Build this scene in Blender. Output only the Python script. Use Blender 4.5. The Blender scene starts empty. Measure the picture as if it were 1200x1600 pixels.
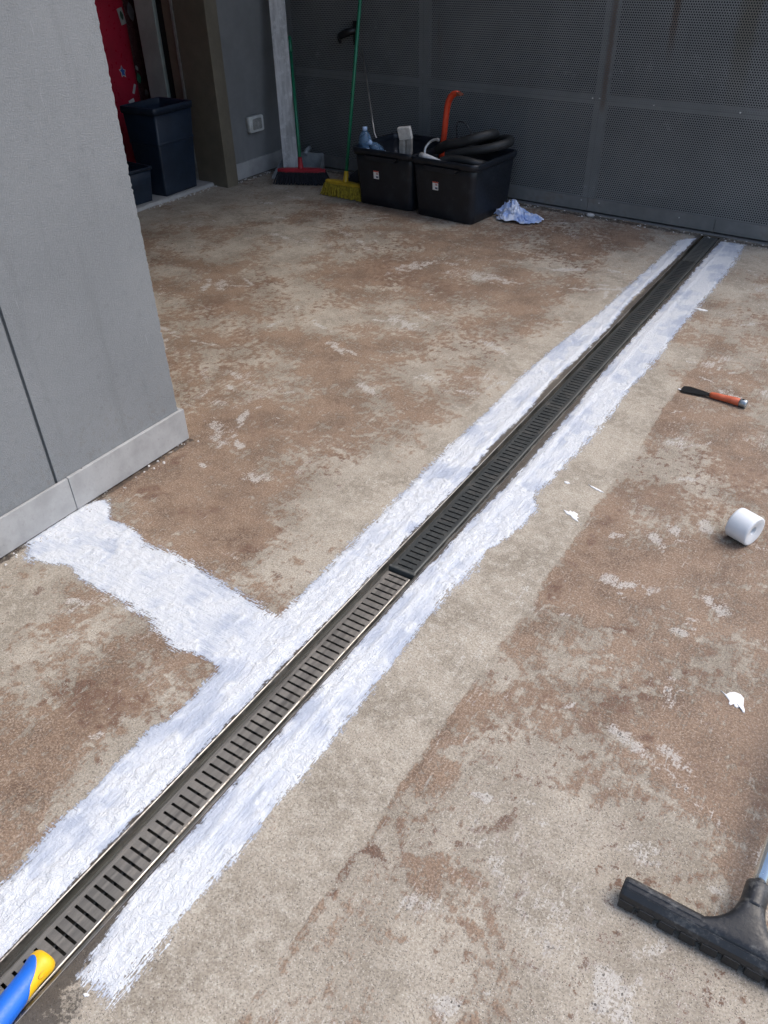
import bpy, bmesh, math, random
import numpy as np
from mathutils import Vector, Matrix

R = math.radians
sc = bpy.context.scene
C = sc.collection
random.seed(7)

# ------------------------------------------------------------------ camera
cam_d = bpy.data.cameras.new('camera')
cam = bpy.data.objects.new('camera', cam_d)
C.objects.link(cam)
right = Vector((0.8422915, 0.53864612, -0.02013448))
up = Vector((-0.30905433, 0.51320399, 0.80069163))
fwd = Vector((-0.44162253, 0.6681931, -0.59873827))
cam.matrix_world = Matrix(((right.x, up.x, -fwd.x, 0.0), (right.y, up.y, -fwd.y, 0.0),
                           (right.z, up.z, -fwd.z, 1.5), (0, 0, 0, 1)))
cam_d.sensor_fit = 'VERTICAL'
cam_d.sensor_height = 36.0
cam_d.lens = 36.0 * 1226.95 / 1600.0
cam_d.clip_start = 0.02
cam_d.clip_end = 500.0
sc.camera = cam

# ------------------------------------------------------------------ light
SUN_EL, SUN_AZ = R(60), R(48)          # azimuth from +Y towards +X
w = bpy.data.worlds.new('World')
sc.world = w
w.use_nodes = True
nt = w.node_tree
bg = nt.nodes['Background']
sky = nt.nodes.new('ShaderNodeTexSky')
sky.sky_type = 'NISHITA'
sky.sun_disc = False
sky.sun_elevation = SUN_EL
sky.sun_rotation = SUN_AZ
sky.air_density = 1.0
sky.dust_density = 3.0
sky.ozone_density = 1.0
nt.links.new(sky.outputs[0], bg.inputs[0])
bg.inputs[1].default_value = 0.15

sun_d = bpy.data.lights.new('sun', 'SUN')
sun_d.energy = 0.95
sun_d.angle = R(42)
sun_d.color = (1.0, 0.95, 0.87)
sun = bpy.data.objects.new('sun', sun_d)
C.objects.link(sun)
sdir = Vector((math.sin(SUN_AZ) * math.cos(SUN_EL), math.cos(SUN_AZ) * math.cos(SUN_EL), math.sin(SUN_EL)))
sun.rotation_euler = sdir.to_track_quat('Z', 'Y').to_euler()

vs = sc.view_settings
vs.view_transform = 'Standard'
vs.look = 'None'
vs.exposure = 0.86
vs.gamma = 1.0
vs.use_curve_mapping = False
sc.cycles.max_bounces = 7
sc.cycles.diffuse_bounces = 3
sc.cycles.glossy_bounces = 3
sc.cycles.transparent_max_bounces = 12
sc.cycles.adaptive_threshold = 0.02
sc.cycles.caustics_reflective = False
sc.cycles.caustics_refractive = False

# ------------------------------------------------------------------ helpers
class NT:
    """small node-tree helper"""
    def __init__(self, name):
        self.m = bpy.data.materials.new(name)
        self.m.use_nodes = True
        self.t = self.m.node_tree
        self.b = self.t.nodes['Principled BSDF']
        self.out = self.t.nodes['Material Output']
        self._tc = None
    def n(self, kind, **kw):
        x = self.t.nodes.new('ShaderNode' + kind)
        for k, v in kw.items():
            setattr(x, k, v)
        return x
    def l(self, a, b):
        self.t.links.new(a, b)
    def co(self):
        if self._tc is None:
            self._tc = self.n('TexCoord')
        return self._tc.outputs['Object']
    def val(self, sock, v):
        if isinstance(v, (int, float)):
            sock.default_value = v
        elif isinstance(v, (tuple, list)):
            sock.default_value = tuple(v) if len(v) == len(sock.default_value) else (*v, 1.0)
        else:
            self.l(v, sock)
    def math(self, op, a, b=0.0, c=0.0, clamp=False):
        x = self.n('Math', operation=op, use_clamp=clamp)
        for i, v in enumerate((a, b, c)):
            if i < len(x.inputs):
                self.val(x.inputs[i], v)
        return x.outputs[0]
    def mix(self, f, a, b, blend='MIX'):
        x = self.n('Mix', data_type='RGBA', blend_type=blend)
        self.val(x.inputs[0], f)
        self.val(x.inputs[6], a)
        self.val(x.inputs[7], b)
        return x.outputs[2]
    def noise(self, scale, detail=4, rough=0.55, vec=None, dist=0.0):
        x = self.n('TexNoise')
        x.inputs['Scale'].default_value = scale
        x.inputs['Detail'].default_value = detail
        x.inputs['Roughness'].default_value = rough
        x.inputs['Distortion'].default_value = dist
        self.l(vec if vec is not None else self.co(), x.inputs['Vector'])
        return x.outputs['Fac']
    def voro(self, scale, vec=None, out='Distance', feature='F1', rnd=1.0):
        x = self.n('TexVoronoi', feature=feature)
        x.inputs['Scale'].default_value = scale
        x.inputs['Randomness'].default_value = rnd
        self.l(vec if vec is not None else self.co(), x.inputs['Vector'])
        return x.outputs[out]
    def mapping(self, scale=(1, 1, 1), rot=(0, 0, 0), loc=(0, 0, 0)):
        x = self.n('Mapping')
        x.inputs['Scale'].default_value = scale
        x.inputs['Rotation'].default_value = rot
        x.inputs['Location'].default_value = loc
        self.l(self.co(), x.inputs['Vector'])
        return x.outputs[0]
    def step(self, v, lo, hi, a=0.0, b=1.0):
        x = self.n('MapRange', interpolation_type='SMOOTHSTEP')
        self.val(x.inputs[0], v)
        for i, q in zip((1, 2, 3, 4), (lo, hi, a, b)):
            x.inputs[i].default_value = q
        return x.outputs[0]
    def bump(self, h, strength=0.3, dist=0.002, prev=None):
        x = self.n('Bump')
        x.inputs['Strength'].default_value = strength
        x.inputs['Distance'].default_value = dist
        self.l(h, x.inputs['Height'])
        if prev is not None:
            self.l(prev, x.inputs['Normal'])
        self.l(x.outputs[0], self.b.inputs['Normal'])
        return x.outputs[0]
    def set(self, **kw):
        for k, v in kw.items():
            self.val(self.b.inputs[k.replace('_', ' ')], v)
        return self.m


def worn(name, col, rough=0.5, metal=0.0, var=0.12, scale=18, dirt=None, dirt_amt=0.35, bump=0.0, bscale=200, spec=None):
    """a plain colour with grime, uneven gloss and fine relief"""
    t = NT(name)
    n1 = t.noise(scale, 5, 0.6)
    n2 = t.noise(scale * 7, 3, 0.6)
    dark = tuple(c * (1 - var * 2) for c in col)
    lite = tuple(min(1, c * (1 + var)) for c in col)
    c = t.mix(t.step(n1, 0.3, 0.7), dark, lite)
    if dirt is not None:
        f = t.math('MULTIPLY', t.step(t.math('ADD', t.math('MULTIPLY', n1, 0.6), t.math('MULTIPLY', n2, 0.4)), 0.5, 0.68), dirt_amt)
        c = t.mix(f, c, dirt)
    t.set(Base_Color=c, Metallic=metal)
    t.l(t.step(n2, 0.25, 0.75, max(0.03, rough - 0.1), min(1, rough + 0.12)), t.b.inputs['Roughness'])
    if spec is not None:
        t.set(Specular_IOR_Level=spec)
    if bump:
        t.bump(t.noise(bscale, 3, 0.6), bump, 0.002)
    return t.m


class MB:
    """collects shapes; build() links them as one mesh object"""
    def __init__(self):
        self.v, self.f, self.s = [], [], []
    def add(self, vs_, fs, smooth=False):
        o = len(self.v)
        self.v += [tuple(p) for p in vs_]
        for f in fs:
            self.f.append([i + o for i in f])
            self.s.append(smooth)
        return self
    def box(self, x0, x1, y0, y1, z0, z1, b=0.0, mat=None):
        bm = bmesh.new()
        bmesh.ops.create_cube(bm, size=1.0)
        for v in bm.verts:
            v.co = Vector((x0 + (v.co.x + .5) * (x1 - x0), y0 + (v.co.y + .5) * (y1 - y0), z0 + (v.co.z + .5) * (z1 - z0)))
        if b:
            bmesh.ops.bevel(bm, geom=bm.edges[:], offset=b, segments=2, profile=0.5, affect='EDGES')
        bm.verts.index_update()
        self.add([(mat @ v.co) if mat else v.co.copy() for v in bm.verts], [[v.index for v in f.verts] for f in bm.faces])
        bm.free()
        return self
    def loft(self, rings, cap=True, close=True, smooth=True):
        n = len(rings[0])
        vs_ = [p for r in rings for p in r]
        fs = []
        for k in range(len(rings) - 1):
            for i in range(n if close else n - 1):
                j = (i + 1) % n
                fs.append([k * n + i, k * n + j, (k + 1) * n + j, (k + 1) * n + i])
        self.add(vs_, fs, smooth)
        if cap:
            o = len(self.v) - len(vs_)
            self.f.append([o + i for i in range(n)][::-1]); self.s.append(False)
            self.f.append([o + (len(rings) - 1) * n + i for i in range(n)]); self.s.append(False)
        return self
    def tube(self, pts, rad, seg=12, cap=True, flat=1.0):
        pts = [Vector(p) for p in pts]
        rad = rad if isinstance(rad, (list, tuple)) else [rad] * len(pts)
        rings = []
        prev = None
        for i, p in enumerate(pts):
            d = (pts[min(i + 1, len(pts) - 1)] - pts[max(i - 1, 0)]).normalized()
            if prev is None:
                a = d.orthogonal().normalized()
            else:
                a = (prev - d * prev.dot(d)).normalized()
            prev = a
            b = d.cross(a)
            rings.append([p + a * math.cos(2 * math.pi * k / seg) * rad[i] + b * math.sin(2 * math.pi * k / seg) * rad[i] * flat for k in range(seg)])
        return self.loft(rings, cap)
    def lathe(self, prof, mat, seg=32):
        """prof: (radius, height) pairs around local Z of mat"""
        rings = [[mat @ Vector((max(r, 1e-5) * math.cos(2 * math.pi * k / seg), max(r, 1e-5) * math.sin(2 * math.pi * k / seg), h)) for k in range(seg)] for r, h in prof]
        return self.loft(rings, cap=False)
    def build(self, name, mat, parent=None, **tags):
        me = bpy.data.meshes.new(name)
        me.from_pydata(self.v, [], self.f)
        me.polygons.foreach_set('use_smooth', self.s)
        bm = bmesh.new(); bm.from_mesh(me)
        bmesh.ops.recalc_face_normals(bm, faces=bm.faces[:])
        bm.to_mesh(me); bm.free()
        return link(name, me, mat, parent, **tags)


def link(name, me, mat, parent=None, **tags):
    me.materials.append(mat)
    o = bpy.data.objects.new(name, me)
    C.objects.link(o)
    if parent is not None:
        o.parent = parent
    for k, v in tags.items():
        o[k] = v
    return o


def thing(name, label, cat, loc=(0, 0, 0), rz=0.0, group=None):
    o = bpy.data.objects.new(name, None)
    o.empty_display_size = 0.1
    C.objects.link(o)
    o.location = loc
    o.rotation_euler = (0, 0, rz)
    o['label'] = label
    o['category'] = cat
    if group:
        o['group'] = group
    return o


def to_local(p, t):
    """world point -> local of an Empty placed with thing()"""
    q = Vector(p) - Vector(t.location)
    a = -t.rotation_euler.z
    return Vector((q.x * math.cos(a) - q.y * math.sin(a), q.x * math.sin(a) + q.y * math.cos(a), q.z))


def grid_mesh(name, xs, ys, Z, keep, attrs):
    """heightfield from numpy arrays; keep is a boolean face mask"""
    nx, ny = len(xs), len(ys)
    XX, YY = np.meshgrid(xs, ys)
    co = np.stack([XX, YY, Z], -1).reshape(-1, 3)
    idx = np.arange(nx * ny).reshape(ny, nx)
    q = np.stack([idx[:-1, :-1], idx[:-1, 1:], idx[1:, 1:], idx[1:, :-1]], -1)[keep]
    used = np.unique(q)
    remap = np.full(nx * ny, -1)
    remap[used] = np.arange(len(used))
    q = remap[q]
    me = bpy.data.meshes.new(name)
    me.vertices.add(len(used))
    me.vertices.foreach_set('co', co[used].ravel().astype(np.float32))
    me.loops.add(q.size)
    me.loops.foreach_set('vertex_index', q.ravel().astype(np.int32))
    me.polygons.add(len(q))
    me.polygons.foreach_set('loop_start', np.arange(0, q.size, 4, dtype=np.int32))
    me.polygons.foreach_set('loop_total', np.full(len(q), 4, dtype=np.int32))
    me.polygons.foreach_set('use_smooth', np.ones(len(q), dtype=bool))
    me.update(calc_edges=True)
    for k, A in attrs.items():
        a = me.attributes.new(k, 'FLOAT', 'POINT')
        a.data.foreach_set('value', A.reshape(-1)[used].astype(np.float32))
    return me


_tabs = {}
def vnoise(x, y, seed=0):
    if seed not in _tabs:
        _tabs[seed] = np.random.RandomState(seed + 11).rand(257, 257)
    T = _tabs[seed]
    xi = np.floor(x).astype(int); yi = np.floor(y).astype(int)
    fx = x - xi; fy = y - yi
    fx = fx * fx * (3 - 2 * fx); fy = fy * fy * (3 - 2 * fy)
    a = T[yi % 257, xi % 257]; b = T[yi % 257, (xi + 1) % 257]
    c = T[(yi + 1) % 257, xi % 257]; d = T[(yi + 1) % 257, (xi + 1) % 257]
    return (a * (1 - fx) + b * fx) * (1 - fy) + (c * (1 - fx) + d * fx) * fy
def fbm(x, y, scale, octv=4, seed=0, rough=0.55):
    s = 0; a = 1; t = 0
    for o in range(octv):
        s = s + a * vnoise(x * scale * 2 ** o + 17.3 * o + 40, y * scale * 2 ** o + 5.1 * o + 40, seed + o)
        t += a; a *= rough
    return s / t
def sstep(v, lo, hi):
    t = np.clip((v - lo) / (hi - lo), 0, 1)
    return t * t * (3 - 2 * t)
def poly_sdf(px, py, poly):
    """signed distance to polygon, positive inside"""
    P = np.array(poly, float)
    d = np.full(px.shape, 1e9); ins = np.zeros(px.shape, bool)
    for i in range(len(P)):
        a = P[i]; b = P[(i + 1) % len(P)]
        e = b - a
        wx = px - a[0]; wy = py - a[1]
        t = np.clip((wx * e[0] + wy * e[1]) / max(e @ e, 1e-12), 0, 1)
        d = np.minimum(d, np.hypot(wx - e[0] * t, wy - e[1] * t))
        if a[1] != b[1]:
            c = (a[1] > py) != (b[1] > py)
            ins ^= c & (px < (b[0] - a[0]) * (py - a[1]) / (b[1] - a[1]) + a[0])
    return np.where(ins, d, -d)

# ------------------------------------------------------------------ layout (metres; drain runs along +Y)
DR0, DR1 = -0.969, -0.856             # drain slot in the floor
DRAIN_END = 4.925
PILX, PILY = -1.967, 1.668            # corner of the near wall
DWX = -4.24                           # door wall plane
WA = R(-4.0)                          # gate wall direction
WP = Vector((-2.304, 5.073, 0))
def wall_y(x):
    return WP.y + (x - WP.x) * math.tan(WA)

L_OUT = [(-1.056, 4.782), (-1.06, 4.406), (-1.072, 3.96), (-1.081, 3.483), (-1.113, 3.099), (-1.121, 2.842), (-1.117, 2.646), (-1.112, 2.409), (-1.116, 2.113), (-1.111, 1.881), (-1.106, 1.674), (-1.103, 1.523), (-1.103, 1.389), (-1.097, 1.256), (-1.094, 1.123), (-1.179, 1.13), (-1.343, 1.154), (-1.511, 1.17), (-1.638, 1.163), (-1.741, 1.194), (-1.841, 1.192), (-1.9, 1.247), (-1.93, 1.25), (-1.981, 1.2), (-1.981, 0.975), (-1.953, 0.965), (-1.9, 0.92), (-1.756, 0.969), (-1.686, 0.946), (-1.579, 0.947), (-1.401, 0.935), (-1.292, 0.904), (-1.268, 0.887), (-1.187, 0.91), (-1.106, 0.905), (-1.101, 0.795), (-1.098, 0.717), (-1.117, 0.684), (-1.113, 0.562), (-1.105, 0.5), (-1.107, 0.382), (-1.093, 0.308), (-1.086, 0.243), (-1.08, -0.1)]
L_IN = [(-0.970, -0.1), (-0.971, 0.3), (-0.977, 0.45), (-0.972, 0.7), (-0.978, 1.0), (-0.971, 1.3), (-0.976, 1.6), (-0.974, 2.0), (-0.992, 2.2), (-0.984, 2.5), (-1.002, 2.75), (-0.99, 3.0), (-0.984, 3.4), (-1.004, 3.75), (-0.99, 4.2), (-0.985, 4.6), (-0.983, 4.86)]
R_OUT = [(-0.715, 4.867), (-0.692, 4.497), (-0.698, 4.121), (-0.701, 3.834), (-0.705, 3.531), (-0.698, 3.265), (-0.7, 3.053), (-0.711, 2.884), (-0.704, 2.678), (-0.704, 2.539), (-0.711, 2.305), (-0.725, 2.112), (-0.733, 2.0), (-0.693, 1.923), (-0.709, 1.78), (-0.742, 1.671), (-0.734, 1.573), (-0.751, 1.451), (-0.749, 1.305), (-0.741, 1.163), (-0.74, 1.029), (-0.737, 0.929), (-0.734, 0.848), (-0.737, 0.757), (-0.745, 0.677), (-0.737, 0.604), (-0.736, 0.523), (-0.743, 0.457), (-0.744, 0.371), (-0.744, 0.29), (-0.74, 0.249), (-0.745, 0.225)]
R_IN = [(-0.838, 4.867), (-0.84, 4.532), (-0.834, 3.95), (-0.844, 3.494), (-0.842, 2.974), (-0.828, 2.558), (-0.824, 2.133), (-0.836, 1.842), (-0.84, 1.585), (-0.849, 1.46), (-0.846, 1.232), (-0.847, 1.059), (-0.846, 0.807), (-0.848, 0.638), (-0.845, 0.513), (-0.849, 0.418), (-0.847, 0.351), (-0.833, 0.287), (-0.827, 0.251), (-0.815, 0.22)]

# ------------------------------------------------------------------ floor
def floor_material():
    t = NT('worn_concrete_floor')
    def at(k):
        a = t.n('Attribute'); a.attribute_name = k
        return a.outputs['Fac']
    def cen(v, k):
        return t.math('MULTIPLY', t.math('SUBTRACT', v, 0.5), k)
    nA = t.noise(5.5, 6, 0.62)
    nB = t.noise(34, 7, 0.72)                                      # ragged edges, 1-3 cm
    nC = t.noise(190, 3, 0.7)                                      # grit, millimetres
    s1 = t.noise(1.0, 4, 0.68, vec=t.mapping((120, 16, 1), rot=(0, 0, R(62))))     # trowel and grinder scratches
    s2 = t.noise(1.0, 4, 0.68, vec=t.mapping((110, 14, 1), rot=(0, 0, R(-28))))
    scr = t.math('MAXIMUM', s1, s2)
    # ground concrete
    base = t.mix(t.step(nA, 0.35, 0.65), (0.275, 0.238, 0.186), (0.43, 0.382, 0.31))
    base = t.mix(t.math('MULTIPLY', t.step(nB, 0.45, 0.62), 0.6), base, (0.50, 0.458, 0.385))
    # brown residue film
    bf = t.math('ADD', t.math('ADD', at('brown'), cen(nA, 1.1)), t.math('ADD', cen(nB, 3.5), t.math('ADD', cen(nC, 1.1), cen(scr, -1.1))))
    ba = t.step(bf, 0.28, 0.62)
    bcol = t.mix(t.step(nA, 0.36, 0.62), (0.128, 0.072, 0.043), (0.235, 0.147, 0.092))
    bcol = t.mix(t.math('MULTIPLY', t.step(t.math('ADD', nC, cen(nB, 0.8)), 0.46, 0.66), 0.8), bcol, (0.32, 0.236, 0.165))
    col = t.mix(t.math('MULTIPLY', ba, 0.9), base, bcol)
    # dark red-brown remains
    rf = t.math('ADD', at('rust'), t.math('ADD', cen(nB, 2.4), cen(nC, 1.3)))
    col = t.mix(t.math('MULTIPLY', t.step(rf, 0.42, 0.60), 0.78), col, (0.125, 0.062, 0.038))
    # pale scuffs, broken up along the scratches
    sf = t.math('ADD', at('scuff'), t.math('ADD', cen(nB, 1.7), t.math('ADD', cen(nC, 1.2), cen(scr, 1.5))))
    sa = t.step(sf, 0.36, 0.72)
    col = t.mix(t.math('MULTIPLY', sa, 0.72), col, (0.52, 0.495, 0.455))
    # hairline pale scratches everywhere
    hs = t.math('MULTIPLY', t.step(scr, 0.63, 0.74), 0.5)
    col = t.mix(hs, col, (0.54, 0.51, 0.46))
    # aggregate grains
    vo = t.n('TexVoronoi'); vo.inputs['Scale'].default_value = 400
    t.l(t.co(), vo.inputs['Vector'])
    gs = t.n('SeparateColor'); t.l(vo.outputs['Color'], gs.inputs[0])
    nearg = t.step(vo.outputs['Distance'], 0.32, 0.55, 1.0, 0.0)
    dk = t.math('MULTIPLY', t.step(gs.outputs[0], 0.66, 0.98), nearg)
    lt = t.math('MULTIPLY', t.step(gs.outputs[1], 0.66, 0.98), nearg)
    thin = t.math('SUBTRACT', 1.0, t.math('MULTIPLY', ba, 0.45))
    col = t.mix(t.math('MULTIPLY', t.math('MULTIPLY', dk, thin), 0.85), col, (0.065, 0.056, 0.048))
    col = t.mix(t.math('MULTIPLY', t.math('MULTIPLY', lt, thin), 0.6), col, (0.64, 0.60, 0.54))
    # pits inside the ground-off patches
    pv = t.n('TexVoronoi'); pv.inputs['Scale'].default_value = 150
    t.l(t.co(), pv.inputs['Vector'])
    ps = t.n('SeparateColor'); t.l(pv.outputs['Color'], ps.inputs[0])
    pit = t.math('MULTIPLY', t.math('LESS_THAN', pv.outputs['Distance'], t.math('MULTIPLY', ps.outputs[1], 0.42)), t.math('GREATER_THAN', ps.outputs[0], 0.62))
    pit = t.math('MULTIPLY', pit, t.math('ADD', t.math('MULTIPLY', sa, 0.8), 0.05))
    col = t.mix(pit, col, (0.07, 0.06, 0.052))
    # grit tone
    col = t.mix(t.math('MULTIPLY', t.step(nC, 0.38, 0.58, 1.0, 0.0), 0.8), col, t.mix(1.0, col, (0.62, 0.60, 0.58), 'MULTIPLY'))
    # grime in the joints
    df = t.math('ADD', at('grime'), t.math('ADD', cen(nB, 1.6), cen(nC, 0.9)))
    da = t.step(df, 0.35, 0.62)
    col = t.mix(t.math('MULTIPLY', da, 0.84), col, (0.030, 0.023, 0.018))
    t.set(Base_Color=col)
    t.l(t.step(t.math('ADD', nC, t.math('MULTIPLY', ba, -0.2)), 0.1, 0.7, 0.66, 0.9), t.b.inputs['Roughness'])
    h = t.math('ADD', t.math('MULTIPLY', nC, 0.6), t.math('ADD', t.math('MULTIPLY', nB, 0.6), t.math('ADD', t.math('MULTIPLY', ba, 0.22), t.math('MULTIPLY', pit, -0.7))))
    t.bump(h, 0.75, 0.0035)
    return t.m


def stamp(A, xs, ys, cx, cy, rx, ry, ang, amp, seed=0):
    """soft ragged ellipse added into array A"""
    m = max(rx, ry) * 1.5
    i0, i1 = np.searchsorted(xs, [cx - m, cx + m]); j0, j1 = np.searchsorted(ys, [cy - m, cy + m])
    if i1 <= i0 or j1 <= j0:
        return
    X_, Y_ = np.meshgrid(xs[i0:i1], ys[j0:j1])
    u = (X_ - cx) * math.cos(ang) + (Y_ - cy) * math.sin(ang)
    v = -(X_ - cx) * math.sin(ang) + (Y_ - cy) * math.cos(ang)
    d = np.sqrt((u / rx) ** 2 + (v / ry) ** 2) + (fbm(X_, Y_, 30, 3, seed % 7, 0.7) - 0.5) * 2.2
    A[j0:j1, i0:i1] = np.maximum(A[j0:j1, i0:i1], amp * (1 - sstep(d, 0.35, 1.15)))


def build_floor():
    far = 40.0
    xs = np.unique(np.round(np.concatenate([[-far, -12, -7, -5.5], np.arange(-4.6, DR0 - 0.004, 0.011), [DR0, DR1], np.arange(DR1 + 0.011, 0.75, 0.011), [1.2, 2, 4, 10, far]]), 5))
    ys = np.unique(np.round(np.concatenate([[-far, -10, -4, -2, -1, -0.4], np.arange(-0.1, 5.35, 0.011), [DRAIN_END], [6, 9, 16, far]]), 5))
    X_, Y_ = np.meshgrid(xs, ys)
    n1 = fbm(X_, Y_, 1.7, 4, 1); n2 = fbm(X_, Y_, 5.5, 4, 3); n3 = fbm(X_ * 0.8 + Y_ * 0.5, Y_ * 1.0 - X_ * 0.5, 13, 4, 5, 0.65)
    brown = 0.41 + 1.1 * (n1 - 0.5) + 1.4 * (n2 - 0.5) + 0.6 * (n3 - 0.5)
    # clean ground strips either side of the drain
    wob = (fbm(X_, Y_, 7, 3, 9) - 0.5) * 0.05
    bandR = sstep(-X_ + wob * 0.4, 0.535, 0.552) * (X_ > -0.86) * (1 - 0.75 * sstep(Y_ + wob * 4, 2.7, 3.5))
    brown -= 0.85 * bandR
    ridge = np.exp(-((X_ + wob * .3 + 0.505) / 0.045) ** 2) * sstep(Y_, 0.5, 0.9) * (1 - sstep(Y_, 2.8, 3.2))
    brown += 0.22 * ridge
    bandL = sstep(X_ + wob * 1.2, -1.34, -1.22) * (X_ < -0.96) * sstep(Y_, 1.15, 1.35)
    brown -= 0.38 * bandL
    right_ = X_ > -0.52
    brown += right_ * (0.26 * np.exp(-((Y_ - 2.0) / 0.6) ** 2) - 0.26 * (1 - sstep(Y_, 0.9, 1.35)))
    left_lo = (X_ < -1.0) & (Y_ < 1.0)
    brown += left_lo * (-0.30 + 0.55 * np.exp(-((Y_ - 0.48) / 0.22) ** 2) * sstep(-X_, 1.1, 1.3))
    brown += 0.38 * np.exp(-((X_ + 1.75) / 0.22) ** 2 - ((Y_ - 1.45) / 0.22) ** 2)
    brown += 0.30 * np.exp(-((X_ + 1.45) / 0.25) ** 2 - ((Y_ - 1.32) / 0.12) ** 2)
    brown += (Y_ > 4.0) * (X_ > -2.1) * (X_ < -1.0) * 0.2
    brown -= 0.22 * sstep(-X_, 2.2, 3.4)  # greyer far left: the blue shade there is put into the colour
    brown += 0.16 * ((X_ < -1.2) & (Y_ > 1.3)) * (1 - sstep(-X_, 2.8, 3.6))
    # red-brown remnants
    rust = 0.10 + 0.75 * (fbm(X_, Y_, 2.6, 4, 21) - 0.5)
    rust += 0.28 * ((X_ < -1.1) & (Y_ < 0.75)) * sstep(fbm(X_, Y_, 3.3, 3, 23), 0.42, 0.6)
    rust += 0.10 * ((X_ < -1.2) & (Y_ > 1.3)) + 0.06 * right_ * (Y_ > 1.2)
    rust -= 0.5 * bandR + 0.25 * bandL
    for (cx, cy, rx, ry, a, amp) in [(-0.51, 0.70, .035, .022, .6, .75), (-0.46, 0.69, .055, .015, .1, .55), (-0.53, 0.60, .012, .12, .1, .5), (-0.34, 0.86, .09, .025, .9, .6), (-0.27, 1.02, .07, .02, -.7, .5),
                                     (-0.20, 1.35, .12, .04, 1.2, .5), (-0.13, 1.26, .02, .014, 0, .8), (-0.105, 1.50, .014, .012, 0, .85), (-0.12, 1.23, .012, .01, 0, .7), (-0.30, 1.56, .06, .02, .4, .6),
                                     (-0.49, 1.9, .03, .22, .0, .5), (-0.50, 1.62, .03, .12, 0, .55), (-0.56, 2.75, .06, .06, .2, .4), (-1.3, 0.66, .12, .08, .3, .55), (-1.2, 0.72, .08, .03, 0, .5),
                                     (-1.83, 1.36, .07, .05, .4, .5), (-1.62, 1.36, .1, .05, .3, .45), (-1.9, 1.55, .03, .08, 0, .5), (-1.36, 1.30, .05, .03, .4, .5), (-1.25, 1.25, .06, .02, .4, .5),
                                     (-1.75, 0.85, .05, .03, 0, .45), (-1.5, 4.7, .4, .1, .05, .35), (-0.47, 4.4, .2, .2, 0, .3), (-0.1, 2.5, .16, .08, .3, .35), (-0.35, 2.45, .14, .05, .3, .3)]:
        stamp(rust, xs, ys, cx, cy, rx, ry, a, amp, int(cx * 100) % 7)
    # scuffs
    scuff = -0.10 + 0.95 * (fbm(X_, Y_, 3.8, 4, 31) - 0.5)
    scuff += right_ * 0.20 * (1 - sstep(Y_, 0.75, 1.2)) * sstep(fbm(X_, Y_, 6, 3, 33), 0.38, 0.62)
    rnd = random.Random(5)
    for k in range(260):
        x0_ = rnd.uniform(-4.3, 0.6); y0_ = rnd.uniform(0.25, 5.0)
        sp_ = rnd.uniform(0.03, 0.16); n_ = int(rnd.expovariate(0.22)) + 1
        a0 = rnd.gauss(2.75 if rnd.random() < .6 else 0.55, 0.4)
        big = 1.3 if y0_ > 2.0 else 0.75
        for q in range(min(n_, 14)):
            x = rnd.gauss(x0_, sp_); y = rnd.gauss(y0_, sp_)
            if -1.15 < x < -0.56 and y < 3.2:
                continue
            if x < -1.1 and y < 1.0 and rnd.random() < 0.6:
                continue
            L = min(0.16, 0.008 + rnd.expovariate(34)) * big
            stamp(scuff, xs, ys, x, y, max(L, .007), max(.005, L * rnd.uniform(0.08, 0.4)), a0 + rnd.gauss(0, .25), rnd.uniform(0.2, 0.75), k + q)
    for (cx, cy, rx, ry, a, amp) in [(-0.21, 2.11, .045, .022, 2.3, .8), (-0.29, 2.05, .05, .022, 2.4, .75), (-0.33, 1.98, .05, .02, 2.4, .7), (-0.33, 2.35, .05, .018, .7, .75), (-0.44, 1.94, .05, .016, .5, .6),
                                     (-0.30, 1.76, .05, .03, 2.6, .6), (-0.37, 1.73, .04, .03, 0, .62), (-0.10, 1.78, .05, .03, 2.3, .7), (-0.16, 1.63, .03, .014, .3, .7), (-0.12, 1.40, .02, .06, .2, .6),
                                     (-0.01, 0.69, .06, .05, .3, .7), (0.03, 0.80, .04, .03, .3, .7), (-0.25, 0.52, .04, .05, .2, .6), (-0.38, 0.66, .05, .04, .2, .55), (-0.28, 0.80, .03, .05, .3, .5),
                                     (0.09, 0.98, .025, .02, .5, .85), (0.16, 1.09, .04, .025, 2.4, .85), (-0.05, 0.98, .05, .03, 0, .5), (-1.58, 1.62, .07, .04, .2, .55), (-1.62, 2.35, .09, .04, 2.6, .7),
                                     (-1.45, 2.55, .06, .05, .4, .5), (-1.95, 2.6, .1, .03, 2.7, .65), (-2.15, 2.75, .08, .022, 2.8, .7), (-1.35, 2.95, .1, .03, 2.7, .6), (-1.52, 1.04, .03, .015, 0, .6), (-1.62, .88, .025, .018, .2, .75)]:
        stamp(scuff, xs, ys, cx, cy, rx, ry, a, amp, int(abs(cx) * 100) % 7)
    # grime beside the drain, along the walls and where the strip ends
    g = -0.25 + 0.0 * X_
    g = np.maximum(g, 0.85 * np.exp(-((X_ - (DR0 - 0.008)) / 0.022) ** 2) * (Y_ < 4.95))
    g = np.maximum(g, 0.85 * np.exp(-((X_ - (DR1 + 0.010)) / 0.030) ** 2) * (Y_ < 4.95))
    g = np.maximum(g, 0.56 * sstep(-Y_, -0.27, -0.17) * sstep(X_ + wob, -0.86, -0.845) * (1 - sstep(X_ + wob, -0.80, -0.72)))
    g = np.maximum(g, 0.62 * np.exp(-((X_ - PILX - 0.012) / 0.02) ** 2) * (Y_ < PILY + .02))
    g = np.maximum(g, 0.60 * np.exp(-((Y_ - (WP.y - 0.06 + (X_ - WP.x) * math.tan(WA))) / 0.05) ** 2))
    g = np.maximum(g, 0.55 * np.exp(-((X_ - DWX - 0.03) / 0.03) ** 2) * (Y_ > 4.4))
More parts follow.
